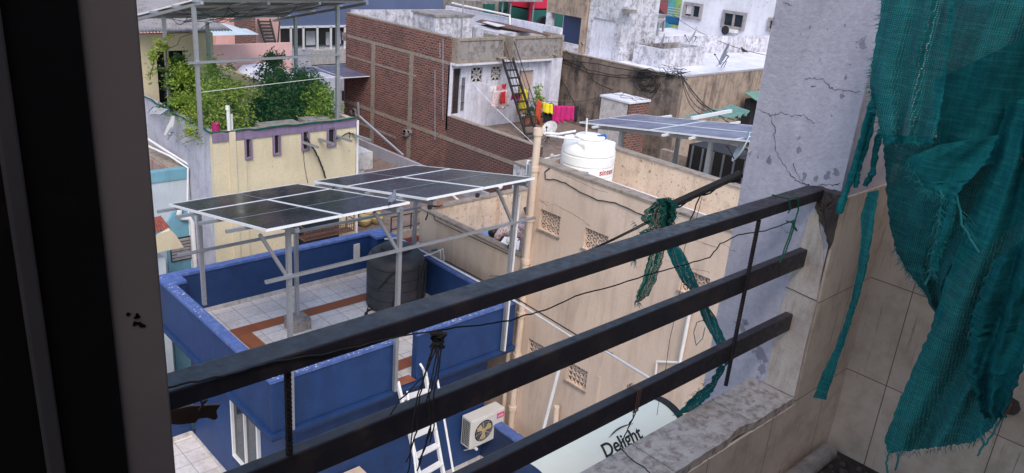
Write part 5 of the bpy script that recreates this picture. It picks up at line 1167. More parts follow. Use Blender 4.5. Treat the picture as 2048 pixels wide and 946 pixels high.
for k in range(7): z = b_.z-.03+(a.z-b_.z+.0)*k/6; mb.box(a.x, b_.x+.02, 17.76, 17.80, z, z+(a.z-b_.z)/6*.7)
w_ = mb.build('louvre_window', M['asb'], t); MB().box(a.x-.02, b_.x+.04, 17.79, 17.802, b_.z-.06, a.z+.06).build('pane', M['dark'], w_)
MB().tube([at(360, 417, 'y', 17.75), at(358, 428, 'y', 17.75), at(364, 436, 'y', 17.75), at(378, 436, 'y', 17.75), at(384, 445, 'y', 17.75), (at(384, 445, 'y', 17.75).x, 17.75, 0)], .06, 10).build('drain_pipe', M['pvc'], t, smooth=True)
mb = MB(); ppth = [((300,278),(330,298),(378,333)), ((300,292),(345,315),(372,332))]
mb.tube([at(296, 278, 'x', 6.7), at(330, 300, 'x', 6.75), at(385, 334, 'y', 17.82), at(388, 395, 'y', 17.82), (at(388, 395, 'y', 17.82).x, 17.82, 0)], .028, 8); mb.tube([at(296, 292, 'x', 6.6), at(340, 312, 'x', 6.72), at(376, 336, 'y', 17.82), at(375, 400, 'y', 17.82), (at(375, 400, 'y', 17.82).x, 17.82, 0)], .024, 8)
o = mb.build('water_pipe', M['pvc'], smooth=True); tag(o, 'two white water pipes bending over the light blue parapet and down the wall', 'pipe')
# awning
t = thing('porch_roof', 'small red tiled porch roof with a curved concrete edge in front of the light blue house', 'roof', (5.2, 17, 5))
ya = 16.6; A0, A1, A2, A3 = at(290, 440, 'y', ya), at(322, 432, 'y', ya+.4), at(341, 456, 'y', ya), at(290, 472, 'y', ya-.2)
mb = MB(); n = 18; vs = []
for i in range(n+1):
    s = i/n; p = A0.lerp(A1, s); q = A3.lerp(A2, s); up_ = Vector((0, 0, .022*math.sin(i*PI))); dz = Vector((0, 0, .02*(i % 2))); vs += [p+dz, q+dz]
mb.add(vs, [(2*i, 2*i+2, 2*i+3, 2*i+1) for i in range(n)]); mb.build('tiles', M['rtile'], t)
MB().prism([A3+Vector((0,0,-.01)), A2+Vector((0,0,-.01)), A2+Vector((0,0,-.09)), A3+Vector((0,0,-.09))], (0, .06, 0)).build('fascia', M['cyan'], t)
poly = [at(u, v, 'y', ya-.12) for u, v in ((290,478),(341,460),(350,468),(358,480),(368,495),(330,502),(290,512))]; MB().prism(poly, (0, .25, .02)).build('curved_edge', M['yellow'], t)
MB().box(A3.x, at(330, 510, 'y', ya).x, ya, 17.8, 0, at(330, 512, 'y', ya).z-.05).build('wall', M['palecyan'], t)
t = thing('lean_to', 'low red tiled lean-to with a pale blue wall beside the blue house', 'shed', (4, 15.5, 0))
a = at(342, 690, 'y', 15.0); MB().prism([(2.0, 14.4, 3.3), (4.4, 14.4, 3.3), (4.4, 16.2, 3.9), (2.0, 16.2, 3.9)], (0, 0, .06)).build('roof', M['rtile'], t); MB().box(2.1, 4.3, 14.6, 16.1, 0, 3.25).build('wall', M['cyan'], t)

# ================================================================ brown terraced house behind
t = thing('brown_roof_house', 'low house with a rough brown roof terrace and dark red edge band', 'house', (15, 23, 0))
MB().box(10.9, 19.35, 20.6, 33, 0, 3.2).build('roof', M['earth'], t)
MB().box(19.36, 19.5, 20.6, 33, 0, 3.69).build('grey_side_wall', M['gwall'], t)
ra, rb_ = at(806, 476, 'y', 20.55), at(856, 463, 'y', 20.55)
zr = ra.z; 
MB().box(10.9, 19.5, 20.45, 20.598, zr+.02, 3.32).build('edge', M['coping'], t); MB().box(10.9, 19.5, 20.42, 20.598, zr-.16, zr+.018).build('red_band', M['maroon'], t)
mb = MB(); hx = [at(828, 490, 'y', 20.55).x, at(843, 490, 'y', 20.55).x]; walls(mb, 'y', 20.5, 20.598, 10.9, 19.5, 0, zr-.162, [(x-.12, x+.12, zr-.75, zr-.35) for x in hx]); mb.build('front_wall', M['concw'], t)
mb = MB(); zz = 3.32; xa, xb = at(780, 465, 'y', 20.6).x, 16.5
for z in (zz+.12, zz+.55): mb.bar((xa, 20.55, z), (xb, 20.55, z), .03, .03)
for k in range(6): x = xa+(xb-xa)*k/5; mb.bar((x, 20.55, zz), (x, 20.55, zz+.55), .03, .03)
o = mb.build('roof_railing', M['black']); tag(o, 'low black railing on the edge of the brown roof terrace', 'railing')
o = MB().tube([at(795, 318, 'z', 3.25), at(860, 352, 'z', 3.25), at(925, 408, 'z', 3.25), at(960, 430, 'z', 3.25)], .05, 8).build('roof_pipe', M['pvc']); tag(o, 'long white pipe lying on the brown roof', 'pipe')
o = MB().tube([at(716, 205, 'y', 26), at(718, 232, 'y', 26), at(806, 310, 'y', 25)], .05, 6).build('steel_strut', M['galv']); tag(o, 'slanting steel strut in front of the red brick wall', 'strut')
for k, (u, v) in enumerate(((728,452),(740,446),(752,447))):
    c0 = at(u, v, 'z', 3.202); t3 = thing('clay_pot', 'round earthen pots standing on the brown roof beside the yellow house', 'pot', c0, 'earthen pots on the brown roof')
    MB().lathe(c0, [(.1, 0), (.22, .12), (.24, .24), (.16, .34), (.17, .38), (.15, .36)], 18).build('body', M['ochre'], t3, smooth=True)
c0 = at(736, 432, 'z', 3.3); o = MB().add(*(lambda vs, fs: (vs, fs))([c0+Vector(((i-5)*.09, .1*math.sin(i*1.3), .05*math.sin(i*2)+(.55 if j else 0))) for i in range(11) for j in (0, 1)], [(2*i, 2*i+1, 2*i+3, 2*i+2) for i in range(10)])).build('laundry_heap', M['blackc'], smooth=True); tag(o, 'dark patterned cloth heap on the brown roof by the yellow house', 'cloth')

# ================================================================ brick building
t = thing('brick_building', 'unplastered red brick building with a whitewashed terrace front', 'building', (23, 27, 0))
KX0, KX1, KY0, KYN = 20.0, 25.92, 24.7, 32.3
walls(MB(), 'x', KX0, KX0+.23, KY0+.02, KYN, 0, 8.9).build('brick_wall', M['brick'], t)
walls(MB(), 'x', KX0, KX0+.23, 19.5, KY0+.018, 0, 5.84).build('terrace_wall', M['brick2'], t)
MB().box(KX0-.01, KX0+.24, 19.5, KY0-.05, 5.841, 5.88).build('coping', M['coping'], t)
MB().box(KX0-.01, KX0+.24, KY0+.3, KYN, 8.901, 8.94).build('coping', M['coping'], t)
# concrete bands and columns on the brick
mb = MB()
def band(y0, y1, z0, z1, p=.012): mb.box(KX0-p, KX0-.001, y0, y1, z0, z1)
band(KY0+.03, KYN-.1, 7.86, 7.98); band(26.9, KYN-.1, 7.0, 7.08); band(19.6, KYN, 4.86, 5.02); band(28.2, KYN, 4.1, 4.2)
mb.build('concrete_band', M['coping'], t)
mb = MB()
for y in (30.05, 27.25): mb.box(KX0-.009, KX0-.0012, y-.14, y+.14, 0, 7.859)
mb.build('concrete_column', M['coping'], t)
for y, z in ((31.5, 4.55), (27.3, 4.55)):
    mb = MB(); rr = random.Random(int(y))
    for k in range(12): c0 = Vector((KX0-.06, y+rr.uniform(-.2, .2), z+rr.uniform(-.1, .15))); mb.box(c0.x-.06, c0.x+.08, c0.y-.07, c0.y+.07, c0.z-.05, c0.z+.05)
    mb.build('rubble_bracket', M['conc'], t)
MB().box(KX0+.231, 26, 19.5, 33, 4.8, 5.25).build('terrace_floor', M['earth'], t)
MB().box(KX0+.231, 26, KY0+.13, 33, 7.6, 7.95).build('upper_roof', M['conc'], t)
Z1 = 7.96
hls = [(at(899,137,'y',KY0).x+.06, at(917,232,'y',KY0).x, 5.9, 7.72), (21.08, 21.68, 7.12, 7.72), (22.15, 22.70, 7.12, 7.70), (23.70, 24.55, 5.5, 7.45)]
walls(MB(), 'y', KY0, KY0+.12, KX0, 25.3, 5.25, Z1-.002, hls).build('white_front', M['whitewall'], t)
MB().box(25.301, 25.92, KY0-.35, KY0+.12, 5.25, Z1-.002).build('white_pier', M['whitewall'], t)
MB().box(KX0-.02, KX0+.12, KY0-.05, KY0-.002, 5.86, 7.96).build('white_edge', M['whitewall'], t)
MB().box(hls[0][0]-.02, hls[0][1]+.02, KY0+.08, KY0+.10, 5.9, 7.74).build('dark_door', M['black'], t)
mb = MB()
for k in range(5): z = 7.45+k*.05; mb.box(hls[0][0], hls[0][1], KY0+.05, KY0+.07, z, z+.025)
for k in range(4): x = hls[0][1]+.06+k*.045; mb.bar((x, KY0-.04, 6.05), (x, KY0-.04, 7.35), .014, .014)
for z in (6.05, 6.35, 7.0, 7.35): mb.bar((hls[0][1]+.04, KY0-.04, z), (hls[0][1]+.22, KY0-.04, z), .014, .014)
mb.build('door_grille', M['black'], t)
for a, b_, c_, d_ in hls[1:3]:
    mb = MB(); cx_, cz_ = (a+b_)/2, (c_+d_)/2
    for dx, dz in ((1, 1), (1, -1), (1, 0), (0, 1)):
        mb.bar((cx_-dx*(b_-a)/2, KY0+.04, cz_-dz*(d_-c_)/2), (cx_+dx*(b_-a)/2, KY0+.04, cz_+dz*(d_-c_)/2), .05, .05, (0, 1, 0))
    mb.tube([(cx_+.17*math.cos(i*PI/8), KY0+.04, cz_+.17*math.sin(i*PI/8)) for i in range(17)], .022, 6)
    for x in (a, b_): mb.bar((x, KY0+.04, c_), (x, KY0+.04, d_), .05, .05)
    for z in (c_, d_): mb.bar((a, KY0+.04, z), (b_, KY0+.04, z), .05, .05)
    f = mb.build('lattice_window', M['skirt'], t); MB().box(a-.02, b_+.02, KY0+.105, KY0+.115, c_-.02, d_+.02).build('pane', M['dark'], f)
MB().box(23.68, 24.57, KY0+.06, KY0+.10, 5.27, 7.47).build('pink_board', plain('board', (.45,.32,.27), .8, .1), t)
mb = MB(); 
for (x0, x1, z0, z1) in ((23.55, 23.69, 5.26, 7.6), (24.56, 24.7, 5.26, 7.6), (23.69, 24.56, 7.46, 7.6)): mb.box(x0, x1, KY0-.04, KY0-.003, z0, z1)
mb.build('door_frame', M['whitewall'], t)
# box parapets
for (x0, x1) in ((20.05, 22.48), (22.95, 25.93)):
    z0, z1 = 7.962, 8.93; y0, y1 = KY0-.32, KY0-.2; fwd = .10
    MB().box(x0+fwd, x1-fwd, y0+.04, y1, z0+fwd, z1-fwd).build('parapet_panel', M['conc'], t)
    mb = MB(); mb.box(x0, x1, y0, y1+.01, z0, z0+fwd); mb.box(x0, x1, y0, y1+.01, z1-fwd, z1); mb.box(x0, x0+fwd, y0, y1+.01, z0+fwd, z1-fwd); mb.box(x1-fwd, x1, y0, y1+.01, z0+fwd, z1-fwd)
    mb.box(x0, x0+fwd, y1+.011, KY0+.6, z0, z1); mb.box(x1-fwd, x1, y1+.011, KY0+.9, z0, z1); mb.build('parapet_frame', M['coping'], t)
MB().box(20.0, 25.95, KY0-.34, KY0-.0, 7.88, 7.961).build('slab_edge', M['whitewall'], t)
MB().tube([(22.15, KY0-.3, 8.13), (22.15, KY0-.5, 8.13), (22.4, KY0-.55, 8.13)], .05, 8).build('spout', M['coping'], t); MB().tube([(25.4, KY0-.3, 8.12), (25.4, KY0-.55, 8.1)], .05, 8).build('spout', M['coping'], t)
# back and right upper walls on the roof
MB().box(KX0+.24, 26.5, KYN-.15, KYN, 7.95, 9.05).build('back_parapet', M['concw'], t)
ca = at(828, 75, 'z', 8.0); 
t3 = thing('water_cistern', 'square concrete cistern with peeling whitewash on the brick building roof', 'water tank', (22.6, 29, 7.95))
cxa, cya = at(828, 80, 'x', 22.0), None
c1 = at(870, 96, 'z', 7.96)
X1 = 21.4; p_a, p_b = at(826, 22, 'x', X1), at(872, 30, 'x', X1); p_c = at(946, 35, 'y', p_b.y)
MB().box(X1, p_c.x, p_b.y, p_a.y, 7.952, p_b.z-.08).build('body', M['concw'], t3); MB().box(X1-.06, p_c.x+.06, p_b.y-.06, p_a.y+.06, p_b.z-.079, p_b.z).build('slab', M['conc'], t3)
MB().tube([(p_c.x-.7, p_b.y-.12, 8.0), (p_c.x-.7, p_b.y-.12, p_b.z+.9)], .03, 6).build('pipe', M['galv'], t3)
# stair shed on the roof and right parapet
t3 = thing('stair_cover', 'low whitewashed stair enclosure with warped tin sheets on top, behind the box parapet', 'shed', (24.5, 27.5, 7.95))
MB().box(23.6, 25.9, 25.9, 28.4, 7.952, 8.85).build('walls', M['concw'], t3)
mb = MB(); mb.prism([at(u, v, 'z', 8.95) for u, v in ((952,44),(985,52),(1062,66),(1100,72),(1060,60),(1000,46),(962,40))], (0, 0, .03)); mb.build('tin_sheet', M['tin'] if False else M['rust'], t3)
MB().prism([at(u, v, 'z', 9.02) for u, v in ((965,45),(995,54),(1010,52),(975,44))], (0, 0, .03)).build('tin_sheet', M['whitec'], t3)
MB().box(26.2, 26.35, 24.9, 33, 7.0, 9.15).build('right_wall', M['whitewall'], t)
o = MB().tube([at(905, 6, 'y', 31), at(930, 12, 'x', 26.1), at(1020, 31, 'x', 26.1), at(1020, 53, 'x', 26.1)], .045, 8).build('roof_pipe', M['pvc']); tag(o, 'white pipe along the far edge of the brick building roof, bending down', 'pipe')
# thin rods down brick face
mb = MB()
for u, v0, v1 in ((880, 86, 115), (886, 78, 240), (870, 140, 280)): mb.tube([at(u, v0, 'x', KX0-.04), at(u, v1, 'x', KX0-.04)], .014, 5)
o = mb.build('downpipe', M['gwall']); tag(o, 'thin grey pipes running down the red brick wall near its corner', 'pipe')
# ladder (iron stair)
t = thing('iron_stair', 'steep dark iron stair with handrails on the washing terrace, up to the roof gap', 'stair', (22.4, 22.6, 5.25))
la, lb = Vector((22.46, 24.45, 8.12)), Vector((21.95, 22.05, 5.26)); ra_, rb2 = Vector((23.02, 24.45, 8.12)), Vector((22.5, 22.0, 5.26))
MB().bar(la, lb, .06, .10).build('stringer', M['black'], t); MB().bar(ra_, rb2, .06, .10).build('stringer', M['black'], t)
for k in range(10): s = (k+.7)/10.5; MB().bar(la.lerp(lb, s), ra_.lerp(rb2, s), .20, .03).build('tread', M['black'], t)
for a, b_ in ((la, lb), (ra_, rb2)):
    mb = MB(); up_ = Vector((0, 0, .78)); mb.tube([a+up_*.9, b_.lerp(a, .12)+up_], .018, 6)
    for s in (.02, .3, .6, .87): mb.tube([a.lerp(b_, s), a.lerp(b_, s)+up_], .014, 5)
    mb.tube([a+up_*.45, b_.lerp(a, .12)+up_*.5], .010, 5)
    mb.build('handrail', M['black'], t)
# laundry
def cloth(name, label, a, b_, drop, mat, seed, group=None, ragged=.06, taper=0):
    rr = random.Random(seed); a, b_ = Vector(a), Vector(b_); n, m_ = 16, 9; vs = []; fs = []; d = (b_-a).normalized(); q = Vector((-d.y, d.x, 0))
    ph = rr.uniform(0, 6)
    for i in range(n+1):
        s = i/n; L = drop*(1-ragged*math.sin(s*7+ph)-ragged*.5*math.sin(s*15+ph))
        for j in range(m_+1):
            tt = j/m_; p = a.lerp(b_, .5+(s-.5)*(1-taper*tt)); fold = (.03+.03*tt)*math.sin(s*13+ph+tt)+.02*math.sin(s*27+ph)
            vs.append(p+q*fold+Vector((0, 0, -L*tt+.01*math.sin(s*9))))
    for i in range(n):
        for j in range(m_): k = i*(m_+1)+j; fs.append((k, k+1, k+m_+2, k+m_+1))
    o = MB().add(vs, fs).build(name, mat, smooth=True); so_ = o.modifiers.new('t', 'SOLIDIFY'); so_.thickness = .012
    return tag(o, label, 'laundry', group)
G_ = 'laundry on the terrace lines'
def hang(name, label, u0, v0, u1, v1, vb, ax, val, mat, seed, taper=0):
    a, b_ = at(u0, v0, ax, val), at(u1, v1, ax, val); dz = a.z-at(u0, vb, ax, val).z; cloth(name, label, a, b_, dz, mat, seed, G_, taper=taper)
hang('towel', 'white towel at the left end of the rear clothes line', 981, 174, 994, 171, 186, 'y', 23.9, M['whitec'], 1)
hang('towel', 'pale pink towel next to the white one on the rear line', 994, 172, 1004, 169, 182, 'y', 23.9, M['pinkc'], 2)
hang('towel', 'small red towel on the rear line beside the iron stair', 1004, 169, 1013, 167, 178, 'y', 23.9, M['redc'], 3)
hang('dress', 'white and dark red floral dress hanging left of the iron stair', 989, 182, 1018, 180, 217, 'y', 23.7, M['floral'], 4, -.25)
hang('blouse', 'dark red blouse hanging over the floral dress', 1001, 184, 1010, 183, 206, 'y', 23.6, M['redc'], 5)
hang('blouse', 'magenta blouse seen through the rungs of the iron stair', 1022, 187, 1040, 188, 200, 'y', 23.5, M['magenta'], 6)
hang('sari', 'tall yellow cloth hanging behind the iron stair', 1040, 173, 1056, 182, 217, 'y', 23.6, M['yelc'], 7, .2)
hang('towel', 'orange red patterned towel at the left end of the front line', 1076, 200, 1084, 203, 238, 'y', 20.5, M['orangec'], 8)
hang('blouse', 'yellow blouse on the front clothes line', 1086, 204, 1105, 209, 223, 'y', 20.5, M['yelc'], 9)
hang('skirt', 'dark skirt hanging below the yellow blouse', 1086, 218, 1103, 223, 243, 'y', 20.6, M['blackc'], 10)
hang('sari', 'wide magenta sari on the front clothes line', 1106, 210, 1128, 212, 243, 'y', 20.5, M['magenta'], 11)
hang('sari', 'shorter magenta fold beside the wide magenta sari', 1128, 212, 1148, 213, 240, 'y', 20.5, M['magenta'], 12)
hang('trousers', 'black trousers at the right end of the front line', 1149, 213, 1158, 211, 242, 'y', 20.5, M['blackc'], 13)
mb = MB(); mb.tube(sag(at(1076, 200, 'y', 20.5), at(1240, 180, 'x', 26.0), .25, 16), .008, 4); mb.tube([at(1060, 196, 'y', 20.7), at(1076, 200, 'y', 20.5)], .008, 4); o = mb.build('clothes_line', M['hose']); tag(o, 'front clothes line tied from the iron stair to the mouldy wall', 'line')
mb = MB(); mb.tube(sag(at(958, 164, 'y', 24.6), at(1060, 183, 'y', 23.5), .08, 12), .008, 4); mb.tube([at(943, 163, 'y', 24.6), at(990, 215, 'y', 22.5), at(1070, 290, 'x', 20.1)], .010, 4); o = mb.build('clothes_line', M['pvc']); tag(o, 'rear clothes line below the lattice windows of the white wall', 'line')
# pots and plants on that terrace
for k, (u, v, h, lab) in enumerate(((1052,250,.9,'leafy plant in a clay pot at the foot of the iron stair'), (1068,248,1.7,'tall slender plant in a clay pot beside the orange red towel'), (1083,250,.8,'low bushy plant in a clay pot under the yellow blouse'), (1097,246,.7,'small dark plant in a clay pot below the dark skirt'))):
    p = at(u, v, 'z', 5.252); shrub(lab, p, h, .42 if h < 1.2 else .36, .36, 'leaf2' if k != 1 else 'leaf1', 90+k, 420, .06, True, 'potted_plant', 'potted plants on the washing terrace')
dish('satellite_dish', 'round off-white satellite dish behind the cream drain pipe', at(1100, 258, 'y', 18.6), (-.55, -.15, .5), .27, M['skirt'], None, True, at(1090, 285, 'y', 18.7))

# ================================================================ mouldy house with the white roof
t = thing('mouldy_house', 'long house with black mould streaks and a whitewashed flat roof', 'building', (30, 22, 0))
HX0, HY0 = 26.4, 18.1
k_ = 26.4/26.0
c0 = at(1364, 155, 'x', HX0); c1 = at(1118, 99, 'x', HX0); HZt = (c0.z+c1.z)/2; HYc = c0.y
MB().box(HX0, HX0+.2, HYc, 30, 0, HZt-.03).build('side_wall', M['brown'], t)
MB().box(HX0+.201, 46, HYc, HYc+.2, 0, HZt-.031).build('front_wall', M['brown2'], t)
MB().box(HX0-.02, HX0+.22, HYc-.02, 30, HZt-.029, HZt).build('coping', M['coping'], t); MB().box(HX0+.221, 46, HYc-.02, HYc+.22, HZt-.028, HZt).build('coping', M['asb'], t)
RZ = HZt-.12
MB().box(HX0+.201, 52, HYc+.201, 31, 5, RZ).build('roof', M['roofw'], t)
pa_, pb_ = at(1235, 76, 'z', RZ+.75), at(1545, 70, 'z', RZ+.75)
MB().box(35.6, 35.75, 28.0, 31, RZ, RZ+.8).build('roof_parapet', M['concw'], t)
# far parapet follows its own line
fa, fb = at(1240, 75, 'z', RZ+.8), at(1480, 73, 'z', RZ+.8); d_ = (fb-fa); d_.z = 0; d_.normalize(); fb = fa+d_*16
q = Vector((-d_.y, d_.x, 0))*.15
MB().prism([(fa.x, fa.y, RZ-.02), (fb.x, fb.y, RZ-.02), (fb.x, fb.y, RZ+.82), (fa.x, fa.y, RZ+.82)], q).build('far_parapet', M['concw'], t)
# open cistern box
b0 = at(1262, 125, 'z', RZ); b1 = at(1320, 137, 'z', RZ); b2 = at(1396, 128, 'z', RZ); bx0, bx1, by0, by1 = b1.x, b2.x, b1.y, b0.y+.0
t3 = thing('open_cistern', 'open whitewashed cistern box in the middle of the white roof', 'water tank', ((bx0+bx1)/2, (by0+by1)/2, RZ)); zt_ = at(1320, 98, 'x', bx0).z
wq = .14
MB().box(bx0, bx0+wq, by0, by1, RZ+.001, zt_).build('side_wall', M['concw'], t3); MB().box(bx1-wq, bx1, by0, by1, RZ+.001, zt_).build('side_wall', M['concw'], t3)
MB().box(bx0+wq, bx1-wq, by0, by0+wq, RZ+.001, zt_-.002).build('side_wall', M['concw'], t3); MB().box(bx0+wq, bx1-wq, by1-wq, by1, RZ+.001, zt_-.002).build('side_wall', M['conc'], t3)
MB().box(bx0+wq, bx1-wq, by0+wq, by1-wq, RZ+.001, RZ+.1).build('base', M['conc'], t3)
# dishes on the roof
dc = at(1452, 110, 'z', RZ+.85); dish('satellite_dish', 'big dark satellite dish on the edge of the white roof by the pillar', dc, (-.60, .74, .3), .44, M['galv'], None, True, at(1443, 133, 'z', RZ))
dc = at(1388, 72, 'z', RZ+1.0); dish('satellite_dish', 'grey satellite dish seen side on by the far white parapet', dc, (-.5, .8, .3), .40, M['galv'], None, True, at(1385, 92, 'z', RZ))
dc = at(1324, 88, 'z', RZ+.8); dish('satellite_dish', 'slim dish leaning in the open cistern box', dc, (-.55, .75, .3), .42, M['gwall'], None, True, at(1322, 98, 'z', RZ+.3))
for k, (u, v) in enumerate(((1481, 101), (1486, 107))): pigeon('dark_bird', ('upper' if k == 0 else 'lower')+' of two dark birds walking on the white roof', at(u, v, 'z', RZ+.002), PI*.9, 1.35, M['birdk'])
# tower block on the roof
t3 = thing('stair_tower', 'tall peeling stair tower rising from the near edge of the white roof', 'tower', (28.5, 25, RZ)); TX = 28.0
p0, p1 = at(1165, 92, 'x', 27.2), at(1096, 88, 'x', 27.2)
MB().box(27.2, 29.5, p0.y, p1.y+.3, 10.0 if False else at(1130, 30, 'x', 27.2).z, 13.5).build('upper_wall', M['brown2'], t3)
MB().box(28.4, 28.5, p0.y, p1.y+.3, 7, 10).build('recess', M['gblue'], t3)
zq_ = at(1130, 30, 'x', 27.2).z-.002
MB().box(27.21, 27.5, p0.y+.01, p0.y+.25, RZ, zq_).build('pier', M['brown2'], t3); MB().box(27.21, 27.5, p1.y, p1.y+.29, RZ, zq_).build('pier', M['concw'], t3)
MB().box(27.2, 27.4, p0.y+.26, p1.y-.01, RZ, RZ+.35).build('low_wall', M['concw'], t3)
q0, q1 = at(1178, 110, 'z', RZ), at(1238, 125, 'z', RZ)
TXX = q0.x-.05; y0_ = at(1236, 115, 'x', TXX).y; y1_ = at(1170, 100, 'x', TXX).y
walls(MB(), 'x', TXX, TXX+.25, y0_, y1_, RZ, 13.5, [(y0_+.35, y1_-.25, RZ+.02, at(1200, 37, 'x', TXX).z)]).build('white_wall', M['concw'], t3)
MB().box(TXX+.06, TXX+.1, y0_+.3, y1_-.2, RZ, at(1200, 37, 'x', TXX).z+.05).build('closed_doorway', M['whitewall'], t3)
MB().box(TXX+.251, TXX+2.4, y0_, y1_, RZ, 13.4).build('body', M['concw'], t3)
MB().box(TXX-.15, TXX+.3, y0_-.45, y0_-.001, at(1250, 20, 'x', TXX).z-.1, at(1250, 20, 'x', TXX).z+.05).build('ledge', M['conc'], t3)
# cables on the mouldy wall
rr = random.Random(55); mb = MB(); X_ = HX0-.05
for path in ([(1122,118),(1180,140),(1230,150),(1290,152),(1345,147)], [(1120,122),(1175,146),(1240,156),(1300,155),(1348,150)], [(1130,100),(1165,130),(1190,165),(1225,180)], [(1105,130),(1130,170),(1150,210),(1175,240)], [(1124,118),(1200,130),(1270,143),(1330,145)]):
    mb.tube(wiggle([at(u, v, 'x', X_-.1*rr.random()) for u, v in path], .03, 4, rr), .018, 5)
mb.build('wall_cables', M['hose']); tag(bpy.data.objects['wall_cables'], 'black cables strung along the mouldy wall', 'cable')
mb = MB()
for k in range(12):
    c0 = at(1290+rr.uniform(-10, 12), 165+rr.uniform(-12, 14), 'x', X_); R_ = rr.uniform(.15, .42); ph = rr.uniform(0, 6)
    mb.tube([(X_-.02, c0.y+R_*math.cos(a)*1.2, c0.z+R_*math.sin(a)*(1+.2*math.sin(a*2+ph))) for a in [i*PI/9 for i in range(19)]], .014, 4, False)
for k in range(16):
    c0 = at(1345+rr.uniform(-18, 22), 145+rr.uniform(-5, 5), 'x', X_); mb.tube([c0+Vector((-.02, rr.uniform(-.5, .5), rr.uniform(-.25, .2))) for _ in range(5)], .009, 4)
o = mb.build('cable_coils', M['hose']); tag(o, 'tangled coils of black cable hanging at the corner of the mouldy wall', 'cable')
mb = MB(); c0 = at(1362, 147, 'x', HX0-.05)
for u, v in ((1400,228),(1440,224),(1412,222),(1450,236),(1468,240),(1490,260)): mb.tube(sag(c0, at(u, v, 'x', 20.0), .3, 10), .014, 4)
o = mb.build('service_wire', M['hose']); tag(o, 'bunch of service wires fanning down from the mouldy corner', 'wire')
mb = MB(); mb.tube(sag(at(1345, 30, 'x', 38), at(1540, 112, 'x', 33), .3, 14), .012, 4); mb.tube(sag(at(1162, 85, 'x', 27), at(1272, 40, 'x', 34), 1.3, 16), .02, 5); mb.tube(sag(at(1272, 40, 'x', 34), at(1302, 0, 'x', 40), .1, 8), .015, 4)
mb.tube(sag(at(1290, 85, 'x', 28), at(1275, 30, 'x', 34), .1, 8), .015, 4); o = mb.build('overhead_wire', M['hose']); tag(o, 'overhead wires crossing above the white roof', 'wire')
mb = MB(); c0 = at(1430, 225, 'x', 19.5)
# shed with red brick side
a, b_, c_ = at(1203, 190, 'x', 24), at(1260, 207, 'x', 24), at(1300, 195, 'y', at(1260, 207, 'x', 24).y)
t3 = thing('brick_shed', 'small cream shed with a flat cracked slab and a bare brick end', 'shed', (24.8, b_.y+.7, 5))
MB().box(24.0, c_.x-.02, b_.y+.1, a.y-.02, 3.4, a.z-.06).build('walls', M['skirt'], t3); MB().box(24.02, c_.x, b_.y+.02, b_.y+.099, 3.4, a.z-.06).build('brick_end', M['brick'], t3)
MB().box(23.95, c_.x+.05, b_.y-.03, a.y+.03, a.z-.059, a.z+.01).build('slab', M['roofw'], t3)
rr = random.Random(3); mb = MB()
for k in range(3): P3 = wiggle([(23.95+rr.uniform(.1, 1.6), b_.y, a.z+.012), (23.95+rr.uniform(.1, 1.6), (a.y+b_.y)/2, a.z+.012), (23.95+rr.uniform(.1, 1.6), a.y, a.z+.012)], .06, 4, rr); mb.tube([Vector((p.x, p.y, a.z+.012)) for p in P3], .012, 4)
mb.build('cracks', M['hose'], t3)

# ================================================================ third solar array and the yard below it
t = thing('solar_array', 'wide bluish solar array behind the white tank, cut by the pillar', 'solar panels', (16.6, 10.5, 6))
s3 = -.138; z3 = lambda y: 8.48+s3*(y-13.74)
for i in range(2):
    for j in range(4):
        xa = 15.5+i*1.16; yb = 13.74-j*2.30; ya_ = yb-2.28
        array(t, [(Vector((xa, ya_, z3(ya_))), Vector((1.145, 0, 0)), Vector((0, 2.28, z3(yb)-z3(ya_))), 'y' if False else 'x')], M['solar2'])
for x in (15.75, 17.5): MB().bar((x, 4.4, z3(4.4)-.13), (x, 13.5, z3(13.5)-.13), .06, .08).build('rafter', M['galv'], t)
for y in (13.1, 10.95, 10.2, 8.4, 6.2): MB().bar((15.3, y, z3(y)-.07), (18.6, y, z3(y)-.07), .05, .05).build('purlin', M['alu'], t)
for x, y in ((15.75, 12.5), (15.75, 9.9), (15.75, 8.6), (17.5, 12.0), (17.5, 8.0), (15.75, 6.9)): MB().bar((x, y, 4.5), (x, y, z3(y)-.17), .09, .09).build('post', M['galv'], t)
for y in (11.75, 9.55): MB().bar((17.6, y, z3(y)+.06), (19.4, y, z3(y)+.10), .08, .08).build('side_beam', M['alu'], t)
t = thing('walled_yard', 'grey walled roof yard under the wide solar array', 'building', (16, 9, 0))
MB().box(14.2, 20.5, 5, 14.8, 0, 4.9).build('roof', M['conc'], t)
MB().box(14.3, 14.45, 11.2, 14.8, 4.9, 7.25).build('near_wall', M['concw'], t)
MB().box(14.9, 15.05, 5, 11.0, 4.9, 6.9).build('side_wall', M['greyw'], t); MB().box(14.45, 18, 11.0, 11.15, 4.9, 6.95).build('cross_wall', M['greyw'], t)
MB().box(14.28, 15.07, 11.0, 14.8, 7.25, 7.30).build('coping', M['coping'], t)
MB().box(14.88, 15.07, 5, 11.0, 6.9, 6.94).build('coping', M['skirt'], t)
t = thing('balcony_house', 'old streaked house with a dark tinted balcony and a lattice below it', 'house', (21, 11, 0))
MB().box(19.6, 19.8, 4, 14.0, 0, 7.2).build('wall', M['brown2'], t)
MB().box(18.2, 18.35, 12.4, 16.5, 3, 6.5).build('mouldy_wall', M['brown'], t)
MB().box(18.5, 19.59, 8.4, 12.3, 6.9, 7.9).build('dark_balcony', M['black'], t); MB().box(18.4, 19.59, 8.3, 12.4, 6.75, 6.89).build('balcony_edge', M['rust'], t)
mb = MB()
for k in range(12): y = 8.5+k*.33; mb.box(18.47, 18.498, y, y+.05, 6.92, 7.88)
mb.build('balcony_bars', M['galv'], t)
mb = MB()
